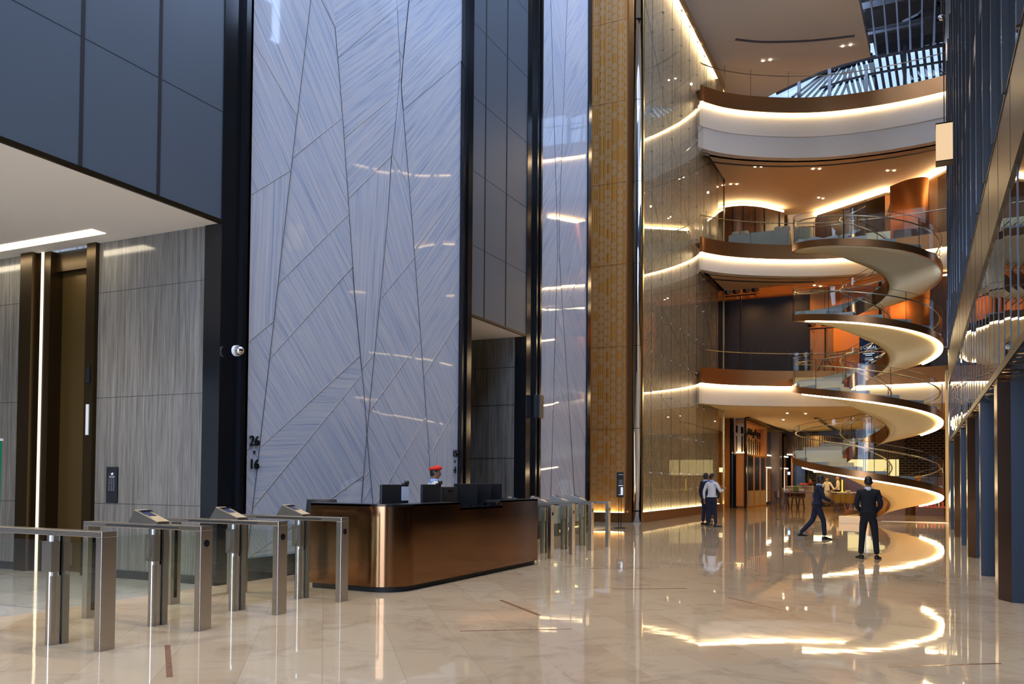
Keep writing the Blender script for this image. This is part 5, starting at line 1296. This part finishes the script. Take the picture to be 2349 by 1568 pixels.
def person(label, loc, face, H=1.75, skin='skin', top='suit', bottom='suit', pose=None, jacket=True, shirt='whiteshirt', collar=True, hairm='hair', bald=False, beret=False, female=False, group=None, lowcut=False, headyaw=0, headpitch=0, apron=False):
    """face: direction in plan the figure looks. Local frame: x to the figure's right, y forward."""
    k = H/1.75; t = thing('person', label, 'person', (loc[0], loc[1], 0), math.atan2(face[1], face[0])-PI/2, group)
    P = dict(pel=(0, 0, .94), wai=(0, .0, 1.08), che=(0, -.01, 1.27), sho=(0, -.01, 1.40), nek=(0, 0, 1.48), hed=(0, .02, 1.598),
             shR=(.175, -.01, 1.395), shL=(-.175, -.01, 1.395), elR=(.235, -.03, 1.12), elL=(-.235, -.03, 1.12), wrR=(.25, .04, .87), wrL=(-.25, .04, .87),
             hiR=(.085, 0, .90), hiL=(-.085, 0, .90), knR=(.10, .02, .50), knL=(-.10, .02, .50), anR=(.11, -.02, .09), anL=(-.11, -.02, .09), hdR=(0, .0, -1), hdL=(0, 0, -1), toR=(.12, 1), toL=(-.12, 1))
    if pose: P.update(pose)
    G = {a: (Vector(b)*k if len(b) == 3 and a not in ('hdR', 'hdL') else b) for a, b in P.items()}
    V, E, R = [], [], []
    def v(p, r): V.append(Vector(p)); R.append(tuple(x*k for x in r) if isinstance(r, tuple) else r*k); return len(V)-1
    def e(a, b): E.append((a, b))
    # one continuous body: trunk, neck, limbs, palms and five fingers each
    pe = v(G['pel'], (.125, .085)); wa = v(G['wai'], (.115, .08)); ch = v(G['che'], (.13, .09)); sh = v(G['sho'], (.09, .065)); ne = v(G['nek'], .060); hd = v(Vector(G['hed'])-Vector((0, .01, .035))*k, .052)
    for a, b in ((pe, wa), (wa, ch), (ch, sh), (sh, ne), (ne, hd)): e(a, b)
    for sd in 'RL':
        s1 = v(G['sh'+sd], .05); el = v(G['el'+sd], .037); wr = v(G['wr'+sd], .024)
        e(sh, s1); e(s1, el); e(el, wr)
        d = Vector(P['hd'+sd]).normalized(); sx = 1 if sd == 'R' else -1
        side = d.cross(Vector((sx, 0, 0))) if abs(d.x) < .9 else d.cross(Vector((0, 0, 1)))
        side.normalize(); nrm_ = d.cross(side)
        if (nrm_.x*sx) > 0: nrm_ = -nrm_
        palm = v(G['wr'+sd]+d*.055*k, (.030, .018)); e(wr, palm)
        for fi, (o_, l_) in enumerate(((-.028, .068), (-.0095, .078), (.0095, .073), (.027, .058))):
            kn = v(G['wr'+sd]+(d*.095+side*o_)*k, .0095); md = v(G['wr'+sd]+(d*(.095+l_*.5)+side*o_*1.05+nrm_*.008)*k, .0085); tp_ = v(G['wr'+sd]+(d*(.095+l_*.88)+side*o_+nrm_*.028)*k, .0072)
            e(palm, kn); e(kn, md); e(md, tp_)
        th = v(G['wr'+sd]+(d*.045-side*.035+nrm_*.01)*k, .0105); t2 = v(G['wr'+sd]+(d*.085-side*.052+nrm_*.02)*k, .0085); e(palm, th); e(th, t2)
        h_ = v(G['hi'+sd], .075); kn = v(G['kn'+sd], .052); an = v(G['an'+sd], .036)
        e(pe, h_); e(h_, kn); e(kn, an)
    Rh = Matrix.Rotation(headyaw, 3, 'Z') @ Matrix.Rotation(headpitch, 3, 'X')
    hm = head_mesh(G['hed']+Vector((0, .0, .015))*k, Rh, k)
    skinmesh('body', V, E, R, M[skin], t, 1, 0, hm)
    hc = G['hed']+Vector((0, 0, .015))*k
    for sx in (-1, 1):
        q = MB(); q.ball(hc+Rh @ (Vector((sx*.030, .080, .010))*k), .010*k, 8); q.build('eye', M['blackmatte'], t, smooth=True)
    q = MB(); q.box(hc+Rh @ (Vector((0, .090, -.062))*k), (.036*k, .008*k, .006*k), M=Rh); q.build('mouth', mat('lips', (.25, .08, .06), .5) if 'lips' not in M else M['lips'], t)
    if not bald: q = hair_mesh(hc, Rh, k, -.35 if not female else -.8); q.build('hair', M[hairm], t, smooth=True)
    if beret:
        q = MB(); n = 28; prof = [(.080, .035), (.092, .042), (.112, .062), (.112, .086), (.078, .112), (.03, .123), (.001, .124)]
        Pp = []
        for (r, z) in prof:
            for j in range(n):
                a = 2*PI*j/n; Pp.append(hc+Rh @ (Vector((r*.86*math.sin(a)+.012*(z > .06), r*1.12*math.cos(a)-.004, z+.012*math.cos(a)*(z > .05)+(.010 if z < .05 else 0)))*k))
        q.add(Pp, [(i*n+j, i*n+(j+1) % n, (i+1)*n+(j+1) % n, (i+1)*n+j) for i in range(len(prof)-1) for j in range(n)]); q.build('beret', M['red'], t, smooth=True)
    # upper clothing
    V, E, R = [], [], []
    hem = .78 if jacket else .93
    fat = 1.0 if jacket else .93
    pelv = Vector(G['pel'])
    hemv = v(pelv+Vector((0, 0, (hem-.94)*k)), (.180, .122) if jacket else (.138, .092)); p2 = v(pelv+Vector((0, 0, (.03 if jacket else .07)*k)), (.170, .115) if jacket else (.150, .102)); wa = v(G['wai'], (.158*fat, .108*fat)); ch = v(G['che'], (.178*fat, .122*fat)); sh = v(Vector(G['sho'])+Vector((0, 0, .005)), (.130, .09)); nk = v((Vector(G['sho'])*.15+Vector(G['nek'])*.85), (.070, .066))
    if jacket: e(hemv, p2); e(p2, wa)
    else:
        V[p2] = V[hemv].lerp(V[wa], .5); R[p2] = (.148*k, .1*k); e(hemv, p2); e(p2, wa)
    for a, b in ((wa, ch), (ch, sh), (sh, nk)): e(a, b)
    for sd in 'RL':
        s1 = v(G['sh'+sd], .072 if jacket else .064); el = v(G['el'+sd], .056 if jacket else .050); wr = v(Vector(G['el'+sd])+(Vector(G['wr'+sd])-Vector(G['el'+sd]))*.97, .042 if jacket else .036)
        e(sh, s1); e(s1, el); e(el, wr)
    skinmesh('jacket' if jacket else 'shirt', V, E, R, M[top], t, 2, 2)
    if collar:
        q = MB(); n = 18; c0 = Vector(G['sho'])*.2+Vector(G['nek'])*.8; q.lathe((c0.x, c0.y, c0.z), [(.082*k, -.03*k), (.070*k, .040*k), (.064*k, .040*k), (.066*k, -.03*k)], n, sy=1.05); q.build('collar', M[shirt], t, smooth=True)
    if jacket and not female:
        c0 = Vector(G['che']); q = MB(); q.add([c0+Vector(p)*k for p in ((-.045, .118, .09), (.045, .118, .09), (.012, .130, -.10), (-.012, .130, -.10))], [(0, 1, 2, 3)]); q.build('shirt_front', M[shirt], t)
    # legs
    V, E, R = [], [], []
    pe = v(pelv+Vector((0, 0, -.02*k)), (.155, .108)); wt = v(pelv+Vector((0, 0, (.02 if jacket else .075)*k)), (.150, .106)); e(pe, wt)
    for sd in 'RL':
        h_ = v(G['hi'+sd]+Vector((0, 0, -.04*k)), .098); kn = v(G['kn'+sd], .070); an = v(Vector(G['an'+sd])+Vector((0, 0, .0)), .060)
        e(pe, h_); e(h_, kn); e(kn, an)
    skinmesh('trousers', V, E, R, M[bottom], t, 2, 0)
    for sd in 'RL':
        a_ = Vector(G['an'+sd]); fx, fy = P['to'+sd]; d = Vector((fx, fy, 0)).normalized(); sdv = Vector((d.y, -d.x, 0)); base_ = a_.z-.09*k
        q = MB(); n = 12; Pp = []
        secs = [(-.075, .028, .050), (-.06, .036, .085), (0, .040, .095), (.06, .042, .065), (.12, .046, .048), (.17, .040, .038), (.20, .018, .022)]
        if female: secs = [(-.07, .02, .06), (0, .034, .09), (.06, .036, .05), (.12, .036, .035), (.17, .018, .02)]
        for (f_, w_, h_) in secs:
            for j in range(n):
                an_ = 2*PI*j/n; zz = h_/2*(1+math.sin(an_)); Pp.append(Vector((a_.x, a_.y, 0))+d*f_*k+sdv*(w_*math.cos(an_))*k+Vector((0, 0, base_+max(0.0, zz)*k)))
        q.add(Pp, [(i*n+j, i*n+(j+1) % n, (i+1)*n+(j+1) % n, (i+1)*n+j) for i in range(len(secs)-1) for j in range(n)]+[tuple(range(n)), tuple(range((len(secs)-1)*n, len(secs)*n))])
        q.build('shoe', M['shoe'], t, smooth=True)
    return t
away = Vector((-.05, 1)).normalized()
# standing man, hands joined in front
p = atz(1990, 1281)
person('man in a black suit standing with his back to us, legs apart', (p.x+.02, p.y), (-.12, 1), 1.66, top='suit', bottom='suit',
       pose=dict(elR=(.245, -.02, 1.12), elL=(-.245, -.02, 1.12), wrR=(.11, .19, .93), wrL=(-.11, .19, .95), hdR=(-.8, .3, -.4), hdL=(.8, .3, -.4), anR=(.16, -.02, .09), anL=(-.15, .0, .09), knR=(.13, .02, .5), knL=(-.12, .02, .5), toR=(.42, .9), toL=(-.42, .9)), headyaw=.1)
# talking group
p = atz(1633, 1207)
gB = person('man in a white shirt and dark trousers talking beside the glass screen', (p.x, p.y), (.35, 1), 1.80, top='whiteshirt', bottom='navy', jacket=False, shirt='blueshirt',
       pose=dict(elR=(.30, .04, 1.13), wrR=(.26, .27, 1.20), hdR=(.1, .9, .3), elL=(-.27, -.05, 1.12), wrL=(-.27, -.02, .88), anL=(-.12, .0, .09), anR=(.13, .02, .09), toL=(-.4, 1), toR=(.9, .5)), headyaw=-.6)
q = MB(); q.box((.26*1.03, .38*1.03, 1.25*1.03), (.05, .10, .012)); q.build('phone_held', M['whiteplate'], gB)
p = atz(1617, 1203.5)
person('man in a dark suit and pale blue collar half hidden behind the white-shirted man', (p.x, p.y+.1), (.6, .8), 1.82, skin='skindark', top='navysuit', bottom='navysuit', shirt='blueshirt', headyaw=-.3)
p = atz(1643, 1187)
person('woman in dark clothes and heels behind the two talking men', (p.x-.1, p.y), (-.3, -1), 1.55, top='navysuit', bottom='navy', female=True, pose=dict(elR=(.25, .05, 1.12), wrR=(.22, .25, 1.15), hdR=(0, 1, .2)))
# walking man
p = atz(1872, 1236)
person('man in a dark blue suit walking to the right across the hall', (p.x+.03, p.y), (.93, .40), 1.72, skin='skindark', top='navysuit', bottom='navysuit', shirt='blueshirt',
       pose=dict(pel=(0, 0, .92), wai=(0, .01, 1.07), che=(0, .03, 1.26), sho=(0, .04, 1.39), nek=(0, .06, 1.47), hed=(0, .10, 1.59), shR=(.17, .02, 1.385), shL=(-.17, .06, 1.385),
                 hiR=(.085, 0, .89), hiL=(-.085, 0, .89), knR=(.09, .14, .50), anR=(.09, .17, .09), knL=(-.09, -.10, .50), anL=(-.09, -.42, .16), toL=(-.05, 1), toR=(.05, 1),
                 elR=(.24, .10, 1.12), wrR=(.20, .30, 1.02), hdR=(-.3, .9, -.2), elL=(-.24, .0, 1.12), wrL=(-.22, .2, .98), hdL=(.2, .9, -.3)))
# chefs
p = aty(1897, 1120, 57.4)
person('bearded chef in white jacket facing us behind the stone bar, left of the other chef', (p.x, 57.4), (.15, -1), 1.82, skin='skinlight', top='chefwhite', bottom='suit', jacket=True, shirt='chefwhite',
       pose=dict(elR=(.27, .02, 1.13), elL=(-.33, .05, 1.13), wrR=(.24, .2, .97), wrL=(-.40, .22, .98), hdR=(0, .9, -.3), hdL=(0, .9, -.3)))
p = aty(1922, 1120, 57.2)
person('balding chef in a white shirt in profile, right of the bearded chef', (p.x, 57.2), (-1, .1), 1.88, skin='skinlight', top='chefwhite', bottom='suit', jacket=False, shirt='chefwhite', bald=True, pose=dict(elR=(.25, .0, 1.12), wrR=(.2, .22, .97), wrL=(-.2, .22, .97), hdR=(0, .8, -.5), hdL=(0, .8, -.5)))
# receptionist
p = atx(998, 1069, -8.0)
person('receptionist in cream uniform and bright red beret behind the desk monitors', (-8.0, p.y-.02), (.62, .78), 1.77, skin='skin', top='uniform', bottom='navy', jacket=False, shirt='blueshirt', beret=True, headyaw=-.25,
       pose=dict(elR=(.27, .02, 1.13), elL=(-.27, .02, 1.13), wrR=(.2, .25, 1.02), wrL=(-.2, .25, 1.02), hdR=(0, 1, -.2), hdL=(0, 1, -.2)))
r_ = [o for o in bpy.data.objects if o.get('label', '').startswith('receptionist')][0]
q = MB(); q.tube([(.075*math.cos(a), .072*math.sin(a)-.0, 1.43+.012*math.sin(a)) for a in [2*PI*i/20 for i in range(20)]], .007, 5, closed=True); q.build('lanyard', M['blue'], r_)
for s1 in (-1, 1): q = MB(); q.box((s1*.13, 0, 1.44), (.10, .05, .012)); q.build('epaulette', M['gold'], r_)
